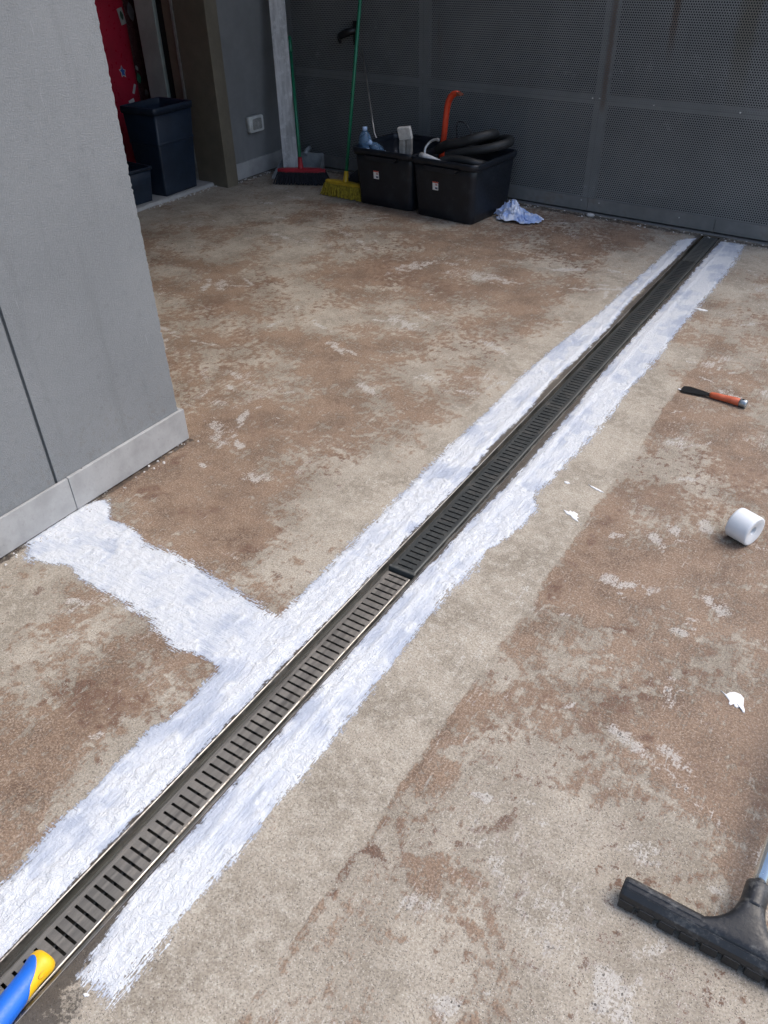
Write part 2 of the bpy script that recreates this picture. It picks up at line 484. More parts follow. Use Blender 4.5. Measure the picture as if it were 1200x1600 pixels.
    g = np.maximum(g, 0.5 * np.exp(-((X_ + 0.565) / 0.004) ** 2) * (np.abs(Y_ - 1.75) < .12))
    keep = np.ones((len(ys) - 1, len(xs) - 1), bool)
    i = list(xs).index(round(DR0, 5)); j = list(ys).index(round(DRAIN_END, 5))
    keep[:j, i] = False
    Z = np.zeros_like(X_)
    me = grid_mesh('floor', xs, ys, Z, keep, dict(brown=brown, rust=rust, scuff=scuff, grime=g))
    o = link('floor', me, floor_material())
    o['kind'] = 'structure'
    return o
build_floor()

# ------------------------------------------------------------------ materials
def stucco_mat():
    t = NT('grey_stucco')
    n1 = t.noise(1.8, 4, 0.6); n2 = t.noise(260, 4, 0.7); n3 = t.noise(30, 4, 0.6)
    c = t.mix(t.step(n1, 0.3, 0.7), (0.185, 0.196, 0.202), (0.226, 0.237, 0.242))
    c = t.mix(t.math('MULTIPLY', t.step(n2, 0.35, 0.7), 0.35), c, (0.29, 0.30, 0.305))
    c = t.mix(t.math('MULTIPLY', t.step(n3, 0.55, 0.75), 0.3), c, (0.145, 0.154, 0.16))
    st_ = t.noise(1.0, 5, 0.65, vec=t.mapping((14, 14, 1.2)))
    c = t.mix(t.math('MULTIPLY', t.step(st_, 0.52, 0.7), 0.3), c, (0.155, 0.162, 0.166))
    sc_ = t.noise(1.0, 3, 0.6, vec=t.mapping((30, 140, 9), rot=(R(35), 0, 0)))
    c = t.mix(t.math('MULTIPLY', t.step(sc_, 0.70, 0.76), 0.35), c, (0.45, 0.455, 0.46))
    sp = t.voro(60, out='Color'); s = t.n('SeparateColor'); t.l(sp, s.inputs[0])
    f = t.math('MULTIPLY', t.math('GREATER_THAN', s.outputs[0], 0.9994), t.step(t.voro(60), 0.1, 0.16, 1, 0))
    c = t.mix(f, c, (0.75, 0.76, 0.78))
    sz = t.n('SeparateXYZ'); t.l(t.co(), sz.inputs[0])
    sp2 = t.math('MULTIPLY', t.step(sz.outputs[2], 0.14, 0.42, 1.0, 0.0), t.step(t.noise(55, 5, 0.75), 0.50, 0.66))
    c = t.mix(t.math('MULTIPLY', sp2, 0.35), c, (0.17, 0.15, 0.13))
    t.set(Base_Color=c, Roughness=0.9)
    t.bump(t.math('ADD', n2, t.math('MULTIPLY', n3, 0.25)), 0.75, 0.003)
    return t.m
M_STUCCO = stucco_mat()

def stone_mat():
    t = NT('pale_grey_stone')
    n1 = t.noise(9, 5, 0.65); n2 = t.noise(90, 4, 0.65)
    c = t.mix(t.step(n1, 0.3, 0.7), (0.30, 0.30, 0.295), (0.39, 0.39, 0.385))
    c = t.mix(t.math('MULTIPLY', t.step(n2, 0.55, 0.75), 0.5), c, (0.26, 0.25, 0.24))
    sp = t.voro(45, out='Color'); s = t.n('SeparateColor'); t.l(sp, s.inputs[0])
    f = t.math('MULTIPLY', t.math('GREATER_THAN', s.outputs[0], 0.96), t.step(t.voro(45), 0.1, 0.2, 1, 0))
    c = t.mix(f, c, (0.10, 0.09, 0.08))
    t.set(Base_Color=c, Roughness=0.72)
    t.bump(n2, 0.35, 0.002)
    return t.m
M_STONE = stone_mat()
M_BRONZE = worn('bronze_aluminium', (0.20, 0.176, 0.132), 0.45, 0.35, 0.06, 8)
M_ALU = worn('bare_aluminium_edge', (0.42, 0.42, 0.40), 0.4, 0.8)
M_GREYWALL = worn('dark_grey_plaster', (0.19, 0.194, 0.193), 0.9, 0, 0.07, 3, bump=0.3, bscale=220)
M_DARK = worn('dark_void', (0.012, 0.012, 0.013), 0.9)
M_CEIL = worn('ceiling_plaster', (0.22, 0.22, 0.215), 0.9)

# ------------------------------------------------------------------ near wall block with stone skirting
def near_wall():
    t = thing('stucco_wall', 'grey stucco wall corner with stone skirting at the left', 'wall', (PILX, PILY, 0))
    a, b = -0.005, -0.002          # stucco sits back from the skirting
    gy = 1.135 - PILY              # groove
    mb = MB()
    # facing slabs either side of the groove, with a slightly uneven corner
    def slab(y0, y1, wob):
        n = 420
        zs = [0.0 + 3.2 * k / n for k in range(n + 1)]
        rg = random.Random(3)
        rings = []
        for z in zs:
            d = (rg.uniform(-0.0022, 0.0018) - (0.006 if rg.random() < 0.015 else 0)) if wob else 0
            rings.append([Vector((a, y0, z)), Vector((a, y1 - 0.004 + d, z)), Vector((a - 0.004, y1 + d, z)), Vector((a - 0.03, y1, z)), Vector((a - 0.03, y0, z))])
        mb.loft(rings, smooth=False)
    slab(gy + 0.004, b, True)
    slab(-3.6, gy - 0.004, False)
    mb.build('plaster', M_STUCCO, t)
    MB().box(-2.6, a - 0.012, -3.6, b - 0.004, 0, 3.19).build('core', M_STUCCO, t)
    # skirting tiles, joint at y = 1.167
    ys_ = [PILY + 0.012, 1.167, 0.567, -0.033, -0.633]
    rg = random.Random(2)
    for k in range(4):
        MB().box(a + 0.0015, 0.008 + rg.uniform(-.001, .001), ys_[k + 1] - PILY + 0.0015, ys_[k] - PILY, 0.006, 0.127 + rg.uniform(-.001, .001), 0.0015).build('skirting_tile', M_STONE, t)
    MB().box(-0.6, a, b + 0.0015, 0.011, 0.006, 0.127, 0.0015).build('skirting_tile', M_STONE, t)
near_wall()

# upper storey above the recess: shades the back left of the yard
MB().box(-9, -1.985, PILY + 0.02, 7.5, 3.0, 3.6).build('ceiling', M_CEIL, None, kind='structure')

# ------------------------------------------------------------------ door wall, doorway and dark room
def door_wall():
    t = thing('door_wall', 'dark grey plastered wall beside the bronze doorway', 'wall', (DWX, 4.5, 0))
    y1 = wall_y(DWX) - 4.5 + 0.3
    MB().box(-0.25, 0, 0.002, y1, 0, 3.19).build('plaster', M_GREYWALL, t)
    MB().box(-0.25, 0, -2.80, -1.60, 0, 3.19).build('plaster', M_GREYWALL, t)
    MB().box(-0.25, 0, -1.598, 0.0, 2.3, 3.19).build('plaster', M_GREYWALL, t)
    MB().box(0.001, 0.014, 0.012, 0.62, 0.008, 0.12, 0.0015).build('skirting_tile', M_STONE, t)
    MB().box(0.001, 0.014, 0.623, y1 - 0.25, 0.008, 0.12, 0.0015).build('skirting_tile', M_STONE, t)
door_wall()

def doorway():
    t = thing('doorway', 'bronze metal door frame with pale track lines at the left', 'door frame', (DWX, 4.5, 0))
    # jamb: reveal face (facing -Y) from x -4.45 to -4.172
    MB().box(-0.215, 0.066, -0.115, -0.002, 0.0, 2.3, 0.002).build('jamb', M_BRONZE, t)
    MB().box(-0.226, -0.219, -0.122, -0.05, 0.02, 2.3, 0.001).build('track_edge', M_ALU, t)
    MB().box(-0.2375, -0.231, -0.122, -0.05, 0.02, 2.3, 0.001).build('track_edge', M_ALU, t)
    MB().box(-0.32, -0.2395, -0.112, -0.05, 0.02, 2.3, 0.002).build('sash_stile', M_BRONZE, t)
    MB().box(-0.41, -0.322, -0.075, -0.04, 0.02, 2.3).build('gap_shade_strip', M_DARK, t)  # near-black strip painted in for the dark gap beside the stile
    MB().box(-0.59, -0.415, -0.10, -0.02, 0.02, 2.3, 0.003).build('pale_stile', worn('pale_door_edge', (0.36, 0.40, 0.37), 0.5, 0, 0.1, 6), t)
    MB().box(-0.32, 0.06, -1.598, -1.49, 0.0, 2.3, 0.002).build('jamb', M_BRONZE, t)
    MB().box(-0.45, 0.0, -1.488, -0.118, 2.2, 2.298, 0.002).build('lintel', M_BRONZE, t)
    # stone threshold with a chipped edge
    bm_ = MB()
    n = 46
    rg = random.Random(9)
    rings = []
    for k in range(n + 1):
        y = -1.48 + (1.48 - 0.10) * k / n
        e = rg.uniform(-0.006, 0.004)
        rings.append([Vector((-1.0, y, 0)), Vector((-0.071 + e, y, 0)), Vector((-0.075 + e, y, 0.018 + rg.uniform(-.003, .001))), Vector((-0.085, y, 0.022)), Vector((-1.0, y, 0.022))])
    bm_.loft(rings, smooth=False)
    bm_.build('threshold', M_STONE, t)
doorway()

def dark_room():
    t = thing('room_interior', 'unlit room behind the doorway at the upper left', 'room', (-5.0, 4.0, 0))
    mt = worn('room_walls', (0.10, 0.095, 0.09), 0.9)  # dark wall colour carries the room's lack of light
    MB().box(-2.2, -2.1, -1.5, 1.2, 0, 3.1).build('darkened_back_wall', mt, t)
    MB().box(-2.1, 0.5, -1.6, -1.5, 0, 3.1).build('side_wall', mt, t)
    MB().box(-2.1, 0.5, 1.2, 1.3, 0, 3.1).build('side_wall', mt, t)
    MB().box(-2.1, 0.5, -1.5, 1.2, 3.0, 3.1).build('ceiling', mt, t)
dark_room()

def red_cabinet():
    t = thing('red_cabinet', 'red cabinet covered with small stickers inside the doorway', 'cabinet', (-5.0, 4.35, 0))
    m = worn('red_paint', (0.36, 0.014, 0.035), 0.35, 0, 0.1, 5)
    MB().box(-0.5, 0, -0.45, 0.30, 0.05, 1.9, 0.012).build('body', m, t)
    MB().box(-0.46, -0.04, -0.42, 0.27, 0, 0.05).build('plinth', M_DARK, t)
    MB().box(0.001, 0.010, -0.43, 0.09, 0.12, 1.85, 0.004).build('door', m, t)
    MB().box(0.001, 0.008, 0.10, 0.285, 0.12, 1.85, 0.004).build('door', worn('dull_red_glass', (0.11, 0.05, 0.05), 0.25), t)
    def st(y, z, wd, h, rot, col, star=False):
        y -= 4.35
        n = 10 if star else 4
        pts = []
        for k in range(n):
            if star:
                a = 2 * math.pi * k / n; r = (1.0 if k % 2 == 0 else 0.55)
                p = (math.cos(a) * wd * r, math.sin(a) * h * r)
            else:
                p = ((-wd, -h), (wd, -h), (wd, h), (-wd, h))[k]
            pts.append((p[0] * math.cos(rot) - p[1] * math.sin(rot), p[0] * math.sin(rot) + p[1] * math.cos(rot)))
        mb = MB().add([(0.0112, y + a, z + b) for a, b in pts] + [(0.0122, y + a, z + b) for a, b in pts],
                      [list(range(n, 2 * n))] + [[k, (k + 1) % n, n + (k + 1) % n, n + k] for k in range(n)])
        mb.build('sticker', worn('sticker_print', col, 0.5), t)
    white = (0.5, 0.5, 0.48)
    st(4.328, 0.702, .030, .044, .3, white, True); 
    st(4.412, 1.03, .024, .05, .2, (0.30, 0.30, 0.28)); st(4.404, .583, .010, .032, -.5, white); st(4.358, .51, .026, .012, .25, white)
    for o in list(t.children):
        pass
    def st2(y, z, wd, h, rot, col, star=False):
        y -= 4.35
        n = 10 if star else 8
        pts = []
        for k in range(n):
            a = 2 * math.pi * k / n; r = (1.0 if k % 2 == 0 else (0.55 if star else 0.86))
            p = (math.cos(a) * wd * r, math.sin(a) * h * r)
            pts.append((p[0] * math.cos(rot) - p[1] * math.sin(rot), p[0] * math.sin(rot) + p[1] * math.cos(rot)))
        MB().add([(0.0130, y + a, z + b) for a, b in pts] + [(0.0138, y + a, z + b) for a, b in pts],
                 [list(range(n, 2 * n))] + [[k, (k + 1) % n, n + (k + 1) % n, n + k] for k in range(n)]).build('sticker', worn('sticker_print', col, 0.5), t)
    st2(4.328, 0.702, .022, .034, .3, (0.03, 0.09, 0.30), True)
    st2(4.464, .645, .020, .036, .1, (0.06, 0.25, 0.14)); st2(4.462, .71, .012, .02, .4, (0.4, 0.4, 0.38)); st2(4.512, .543, .018, .028, .1, (0.35, 0.33, 0.33))
    st2(4.412, 1.035, .014, .03, .2, (0.02, 0.05, 0.03)); st2(4.50, 1.05, .03, .06, .1, (0.25, 0.23, 0.25))
red_cabinet()

# ------------------------------------------------------------------ perforated metal gate
def perforated_mat():
    t = NT('perforated_dark_sheet')
    s = t.n('SeparateXYZ'); t.l(t.co(), s.inputs[0])
    P = 0.0135
    def cell(ox, oz):
        px = t.math('SUBTRACT', t.math('FRACT', t.math('ADD', t.math('DIVIDE', s.outputs[0], P), ox)), 0.5)
        pz = t.math('MULTIPLY', t.math('SUBTRACT', t.math('FRACT', t.math('ADD', t.math('DIVIDE', s.outputs[2], P * 1.7320508), oz)), 0.5), 1.7320508)
        return t.math('SQRT', t.math('ADD', t.math('MULTIPLY', px, px), t.math('MULTIPLY', pz, pz)))
    d = t.math('MINIMUM', cell(0.0, 0.0), cell(0.5, 0.5))
    solid = t.math('GREATER_THAN', d, 0.31)
    n1 = t.noise(2.2, 5, 0.65); n2 = t.noise(24, 5, 0.65)
    c = t.mix(t.step(n1, 0.3, 0.7), (0.19, 0.198, 0.197), (0.25, 0.256, 0.251))
    # dusty scuffs
    sc_ = t.math('MULTIPLY', t.step(t.noise(3.3, 4, 0.7), 0.55, 0.68), t.step(n2, 0.50, 0.64))
    c = t.mix(t.math('MULTIPLY', sc_, 0.45), c, (0.42, 0.43, 0.43))
    # rust runs
    mp = t.mapping((9, 1, 0.9), loc=(2.3, 0, 0))
    rr = t.math('MULTIPLY', t.step(t.noise(1.0, 4, 0.6, vec=mp), 0.60, 0.74), t.step(s.outputs[2], 0.55, 1.2))
    c = t.mix(t.math('MULTIPLY', rr, 0.6), c, (0.12, 0.065, 0.032))
    for (xc, wd, z0, z1, colr, amt) in ((0.945, 0.028, 0.80, 1.1, (0.12, 0.065, 0.035), 0.65), (1.33, 0.075, 0.55, 1.1, (0.15, 0.125, 0.075), 0.5), (0.60, 0.022, 0.56, 0.63, (0.12, 0.06, 0.03), 0.6)):
        q = t.math('ABSOLUTE', t.math('SUBTRACT', s.outputs[0], xc))
        q = t.math('ADD', q, t.math('MULTIPLY', t.math('SUBTRACT', n2, 0.5), wd * 1.2))
        f = t.math('MULTIPLY', t.step(q, wd * 0.3, wd, 1.0, 0.0), t.step(s.outputs[2], z0, z1))
        c = t.mix(t.math('MULTIPLY', f, amt), c, colr)
    t.set(Base_Color=c, Roughness=0.55, Metallic=0.2, Alpha=solid)
    return t.m
M_PERF = perforated_mat()
M_FRAME = worn('dark_grey_frame', (0.165, 0.171, 0.171), 0.6, 0.1, 0.1, 6)
M_KICK = worn('grey_kickplate', (0.21, 0.212, 0.206), 0.5, 0.2, 0.1, 5, dirt=(0.15, 0.10, 0.07), dirt_amt=0.4)
M_SCREW = worn('bright_screw', (0.75, 0.75, 0.72), 0.3, 0.7)

def gate():
    t = thing('perforated_gate', 'dark perforated metal gate wall along the back of the yard', 'gate', WP, WA)
    ex = math.cos(WA)
    seams = [(-4.5 - WP.x) / ex, (-2.986 - WP.x) / ex, (-1.724 - WP.x) / ex, (-0.46 - WP.x) / ex, (0.80 - WP.x) / ex]
    Ht = 2.45
    for k in range(4):
        a, b = seams[k] + 0.002, seams[k + 1] - 0.002
        for (z0, z1) in ((0.085, 0.643), (0.647, Ht)):
            o = MB().add([(a, 0, z0), (b, 0, z0), (b, 0, z1), (a, 0, z1)], [[0, 1, 2, 3]]).build('perforated_panel', M_PERF, t)
    for s_ in seams:
        MB().box(s_ - 0.038, s_ + 0.038, 0.004, 0.044, 0.03, Ht, 0.002).build('post', M_FRAME, t)
    for k in range(4):
        a, b = seams[k] + 0.040, seams[k + 1] - 0.040
        MB().box(a, b, 0.004, 0.034, 0.62, 0.672, 0.002).build('rail', M_FRAME, t)
        MB().box(a, b, 0.004, 0.034, Ht - 0.05, Ht, 0.002).build('rail', M_FRAME, t)
        MB().box(a, b, 0.004, 0.034, 0.03, 0.09, 0.002).build('rail', M_FRAME, t)
    # kick plates
    jo = [(-4.24 - WP.x) / ex, (-2.99 - WP.x) / ex, (-1.716 - WP.x) / ex, (-0.918 - WP.x) / ex, (0.8 - WP.x) / ex]
    for k in range(4):
        MB().box(jo[k] + 0.0015, jo[k + 1] - 0.0015, -0.006, -0.001, 0.016, 0.093, 0.0008).build('kickplate', M_KICK, t)
    MB().box(jo[0], jo[4], -0.026, 0.03, 0.0, 0.006, 0.001).build('floor_track', M_KICK, t)
    for (px, pz) in [(-1.772, .652), (-1.728, .652), (-1.397, .647), (-0.918, .649), (-1.76, .075), (-1.64, .072), (-1.13, .065)]:
        x = (px - WP.x) / ex
        y = -0.0072 if pz < .1 else -0.0012
        MB().lathe([(0.0001, -0.0026), (0.003, -0.0022), (0.0048, 0), (0.0048, 0.001)], Matrix.Translation((x, y, pz)) @ Matrix.Rotation(R(-90), 4, 'X'), 10).build('screw', M_SCREW, t)
    # lever handle
    hx = (-3.56 - WP.x) / ex
    m = worn('black_plastic', (0.01, 0.01, 0.011), 0.4)
    mb = MB()
    mb.tube([(hx + 0.02, -0.004, 0.93), (hx + 0.018, -0.035, 0.928), (hx - 0.03, -0.045, 0.915), (hx - 0.075, -0.045, 0.898), (hx - 0.098, -0.045, 0.884)], [0.022, 0.022, 0.024, 0.022, 0.016], 12)
    mb.tube([(hx - 0.085, -0.045, 0.905), (hx - 0.094, -0.044, 0.875), (hx - 0.088, -0.04, 0.852)], [0.016, 0.014, 0.010], 10)
    mb.box(hx + 0.002, hx + 0.04, -0.012, -0.001, 0.84, 0.985, 0.003)
    mb.build('handle', m, t)
gate()
# near-black backing added behind the gate: darkness for the holes to look into
_bw = MB().box(-7, 2.0, 0.14, 0.3, 0, 2.6).build('darkened_back_wall', worn('shade_black_backing', (0.022, 0.023, 0.025), 0.9), None, label='added near-black backing for the shade behind the perforated gate', category='wall')
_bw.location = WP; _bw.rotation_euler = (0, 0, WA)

# ------------------------------------------------------------------ drain
def steel(name, col, rough, dirt_amt=0.3, metal=1.0):
    t = NT(name)
    mp = t.mapping((160, 4, 160))
    br = t.noise(1.0, 3, 0.6, vec=mp)
    n1 = t.noise(14, 5, 0.65); n2 = t.noise(120, 4, 0.7)
    c = t.mix(t.step(br, 0.3, 0.7), tuple(q * 0.88 for q in col), tuple(min(1, q * 1.08) for q in col))
    d = t.math('MULTIPLY', t.step(t.math('ADD', t.math('MULTIPLY', n1, 0.6), t.math('MULTIPLY', n2, 0.4)), 0.47, 0.66), dirt_amt)
    c = t.mix(d, c, (0.11, 0.085, 0.062))
    t.set(Base_Color=c)
    t.l(t.math('SUBTRACT', metal, t.math('MULTIPLY', d, 0.9)), t.b.inputs['Metallic'])
    t.l(t.step(t.math('ADD', br, t.math('MULTIPLY', d, 0.8)), 0.2, 1.0, rough - 0.06, rough + 0.25), t.b.inputs['Roughness'])
    t.bump(br, 0.06, 0.0005)
    return t.m
M_STEEL = steel('brushed_steel', (0.33, 0.31, 0.28), 0.42, 0.3)
M_LIP = steel('polished_lip', (0.34, 0.325, 0.295), 0.3, 0.75)
M_DSTEEL = steel('dark_steel', (0.075, 0.080, 0.079), 0.42, 0.3, 0.7)  # darker steel tone for the far gratings, ledges and stiffeners
M_DSTEEL2 = steel('dull_dark_steel', (0.10, 0.105, 0.10), 0.5, 0.3, 0.6)

def drain_channel():
    t = thing('drain_channel', 'long steel drainage channel set in the floor from foreground to gate', 'drain', (0, 0, 0))
    y0, y1 = -0.6, DRAIN_END
    # left hem and inner wall
    def extr(prof, name, m, smooth=False):
        mb = MB()
        mb.loft([[Vector((x, y, z)) for x, z in prof] for y in (y0, y1)], smooth=smooth)
        return mb.build(name, m, t)
    extr([(DR0 - 0.0005, -0.05), (DR0 - 0.0005, 0.002), (DR0 + 0.001, 0.0034), (DR0 + 0.0028, 0.002), (DR0 + 0.003, -0.002), (DR0 + 0.003, -0.05)], 'frame_lip', M_LIP)
    extr([(DR1 + 0.0005, -0.05), (DR1 + 0.0005, 0.0028), (DR1 - 0.0015, 0.0030), (DR1 - 0.002, 0.0006), (DR1 - 0.0085, -0.0004), (DR1 - 0.010, -0.003), (DR1 - 0.010, -0.05)], 'frame_lip', M_LIP)
    mt = worn('dark_trough', (0.03, 0.03, 0.028), 0.5, 0.2)  # even near-black colour inside the channel
    n = 10
    prof = [(DR0 + 0.003, -0.05)] + [(DR0 + 0.003 + (DR1 - DR0 - 0.013) * k / n, -0.06 - 0.03 * math.sin(math.pi * k / n)) for k in range(n + 1)] + [(DR1 - 0.010, -0.05)]
    extr(prof + [(p[0], -0.12) for p in prof[::-1]], 'trough', mt)
    # ledges that carry the gratings
    extr([(DR0 + 0.0032, -0.022), (DR0 + 0.016, -0.022), (DR0 + 0.016, -0.025), (DR0 + 0.0032, -0.025)], 'ledge', M_DSTEEL)
    extr([(DR1 - 0.0102, -0.022), (DR1 - 0.023, -0.022), (DR1 - 0.023, -0.025), (DR1 - 0.0102, -0.025)], 'ledge', M_DSTEEL)
drain_channel()

def grating(name, y0, y1, x0, x1, top, m, mf, sx0, sx1, pitch, sw, label, endcap=False):
    t = thing(name, label, 'drain grate', ((x0 + x1) / 2, y0, 0))
    cx = (x0 + x1) / 2
    L = y1 - y0 - 0.002
    n = int(L / pitch)
    p = L / n
    mb = MB()
    r = 0.0055
    a, b = x0 - cx + r, x1 - cx - r
    s0, s1 = sx0 - cx, sx1 - cx
    zt, zb = top, top - 0.0022
    for k in range(n):
        u0, u1 = k * p, (k + 1) * p
        g0, g1 = (u0 + u1) / 2 - sw / 2, (u0 + u1) / 2 + sw / 2
        V = [(a, u0, zt), (b, u0, zt), (b, u1, zt), (a, u1, zt), (s0, g0, zt), (s1, g0, zt), (s1, g1, zt), (s0, g1, zt),
             (s0, g0, zb), (s1, g0, zb), (s1, g1, zb), (s0, g1, zb)]
        mb.add(V, [[0, 1, 5, 4], [1, 2, 6, 5], [2, 3, 7, 6], [3, 0, 4, 7], [4, 5, 9, 8], [5, 6, 10, 9], [6, 7, 11, 10], [7, 4, 8, 11]])
    mb.build('slotted_plate', m, t)
    # turned-down rounded edges
    for sgn, e in ((-1, a), (1, b)):
        prof = [(e, zt)]
        for k in range(1, 6):
            th = math.pi / 2 * k / 5
            prof.append((e + sgn * r * math.sin(th), zt - r + r * math.cos(th)))
        prof += [(e + sgn * r, zt - 0.016), (e + sgn * (r - 0.0015), zt - 0.016), (e + sgn * (r - 0.0015), zt - r), (e, zt - 0.0016)]
        MB().loft([[Vector((x, u, z)) for x, z in prof] for u in (0.0, L)], smooth=False).build('folded_edge', mf, t)
    # two lengthwise stiffeners seen through the slots
    MB().box(-0.005, -0.001, 0.0, L, zt - 0.020, zt - 0.008).build('stiffener', M_DSTEEL, t)
    if endcap:
        MB().box(x0 - cx - 0.001, x1 - cx + 0.004, -0.012, -0.0008, zt - 0.022, zt + 0.0035, 0.003).build('end_bar', M_DSTEEL2, t)
    return t
grating('steel_grating', -0.04, 1.452, -0.9545, -0.8725, -0.009, M_STEEL, M_LIP, -0.9395, -0.8815, 0.02365, 0.0062, 'brushed steel slotted grating nearest the camera')
grating('dark_grating', 1.470, 2.965, -0.9525, -0.8685, 0.0005, M_DSTEEL, M_DSTEEL2, -0.935, -0.884, 0.0232, 0.0058, 'dark slotted grating butting against the near steel grating', True)
grating('dark_grating', 2.967, 4.44, -0.9535, -0.8690, 0.0, M_DSTEEL, M_DSTEEL2, -0.936, -0.884, 0.0232, 0.0058, 'dark slotted grating in the middle of the far stretch of drain')
grating('dark_grating', 4.445, 4.915, -0.953, -0.8695, 0.001, M_DSTEEL2, M_DSTEEL2, -0.936, -0.884, 0.0232, 0.0058, 'short dull grating ending at the foot of the gate')

# ------------------------------------------------------------------ white coating
def paint_mat():
    t = NT('white_waterproof_coating')
    def at(k):
        a = t.n('Attribute'); a.attribute_name = k
        return a.outputs['Fac']
    br_ = at('branch')
    def sn(a, b, det, rough):
        p = t.noise(1.0, det, rough, vec=t.mapping((a, b, 1)))
        q = t.noise(1.0, det, rough, vec=t.mapping((b, a, 1), rot=(0, 0, R(7))))
        mx = t.n('Mix', data_type='FLOAT')
        t.l(br_, mx.inputs[0]); t.l(p, mx.inputs[2]); t.l(q, mx.inputs[3])
        return mx.outputs[0]
    stroke = sn(330, 22, 2, 0.7)
    drag = sn(75, 13, 4, 0.68)
    stip = t.noise(130, 4, 0.72)
    rag = t.math('ADD', t.math('MULTIPLY', t.math('SUBTRACT', stip, 0.5), 1.5), t.math('ADD', t.math('MULTIPLY', t.math('SUBTRACT', stroke, 0.5), 1.4), t.math('MULTIPLY', t.math('SUBTRACT', drag, 0.5), 0.9)))
    cov = t.math('ADD', at('cov'), t.math('MULTIPLY', rag, at('dry')))
    al = t.step(cov, 0.0, 0.24)
    wr = t.noise(48, 4, 0.62, dist=0.9)
    wrinkle = t.step(t.math('ABSOLUTE', t.math('SUBTRACT', wr, 0.5)), 0.0, 0.11, 1.0, 0.0)
    wrinkle = t.math('MULTIPLY', wrinkle, t.step(at('thick'), 0.42, 0.75))
    thin = t.step(t.math('ADD', at('thick'), t.math('ADD', t.math('MULTIPLY', t.math('SUBTRACT', drag, 0.5), 0.9), t.math('MULTIPLY', t.math('SUBTRACT', stroke, 0.5), 0.35))), 0.1, 0.8)
    c = t.mix(thin, (0.41, 0.455, 0.545), (0.66, 0.685, 0.715))  # thin coat is bluer; the low tone also carries shade between ridges
    c = t.mix(t.math('MULTIPLY', wrinkle, 0.45), c, (0.74, 0.755, 0.77))  # ridges tinted paler: their highlights put into the colour
    t.set(Base_Color=c, Roughness=0.3, Alpha=al)
    h = t.math('ADD', t.math('ADD', t.math('MULTIPLY', drag, 0.45), t.math('MULTIPLY', wrinkle, 0.13)), t.math('ADD', t.math('MULTIPLY', stroke, 0.22), t.math('MULTIPLY', stip, 0.4)))
    t.bump(h, 1.0, 0.009)
    return t.m
M_PAINT = paint_mat()

def coat(name, poly, x0, x1, y0, y1, step, label, branch=False):
    xs = np.arange(x0, x1 + step, step); ys = np.arange(y0, y1 + step, step)
    X_, Y_ = np.meshgrid(xs, ys)
    d = poly_sdf(X_, Y_, poly)
    d = d + (fbm(X_, Y_, 45, 4, 41, 0.7) - 0.5) * 0.016 + (fbm(X_ * 2.2, Y_ * 0.6, 60, 2, 43) - 0.5) * 0.006
    d = d + 0.005
    cov = np.clip(d / 0.034, -1, 1.5)
    onb = sstep(-X_ + (fbm(X_, Y_, 16, 3, 63) - 0.5) * 0.2, 1.07, 1.17) if branch else np.zeros_like(X_)
    drain_side = np.minimum(np.abs(X_ - DR0), np.abs(X_ - DR1)) < 0.04
    dry = np.where(drain_side, 0.5, 0.8 + 0.9 * sstep(fbm(X_, Y_, 4, 2, 45), 0.4, 0.65))
    smooth = sstep(Y_, 1.9, 2.3) * (0.75 if not branch else 0.25)
    # relief: stipple, brush ridges and a bead near the drain
    st = fbm(X_, Y_, 55, 3, 47, 0.6)
    ri = np.abs(fbm(X_ * 1.0 + (st - .5) * .02, Y_ * 0.36, 80, 3, 51) - 0.5) * 2
    if branch:
        br = np.clip((-X_ - 1.1) / 0.08, 0, 1)
        ri2 = np.abs(fbm(X_ * 0.4 + Y_ * 0.1, Y_ * 1.0, 70, 3, 53) - 0.5) * 2
        ri = ri * (1 - br) + ri2 * br
    blob = sstep(fbm(X_, Y_, 22, 3, 57), 0.45, 0.72)
    bead = np.exp(-((np.minimum(np.abs(X_ - DR0), np.abs(X_ - DR1)) - 0.045) / 0.012) ** 2)
    edge = sstep(d, 0.0, 0.02)
    h = 0.0007 + edge * (0.0006 + 0.62 * (0.0036 * (1 - ri) ** 4 * (0.45 + blob) + 0.0030 * sstep(st, 0.45, 0.75) * (0.5 + 0.6 * blob)) * (1 - smooth) + 0.0022 * bead + 0.0015 * smooth)
    thick = np.clip(-0.05 + 1.1 * fbm(X_, Y_ * 0.6, 11, 3, 61) + 0.35 * blob + 0.3 * bead - 0.25 * (1 - edge), 0, 1)
    kf = cov > -1.0
    kf = kf[:-1, :-1] | kf[1:, 1:] | kf[1:, :-1] | kf[:-1, 1:]
    me = grid_mesh(name, xs, ys, h, kf, dict(cov=cov, dry=dry, thick=thick, branch=onb))
    return link(name, me, M_PAINT, None, label=label, category='paint')
coat('white_coating', L_OUT + L_IN, PILX + 0.004, DR0 - 0.004, -0.08, 4.88, 0.0042, 'white coating along the left of the drain, branching to the stucco wall', True)
R_IN = [(x - 0.006, y) for x, y in R_IN]
coat('white_coating', R_OUT + R_IN[::-1], DR1 + 0.002, -0.64, 0.15, 4.90, 0.0036, 'straight white coating strip along the right side of the drain')

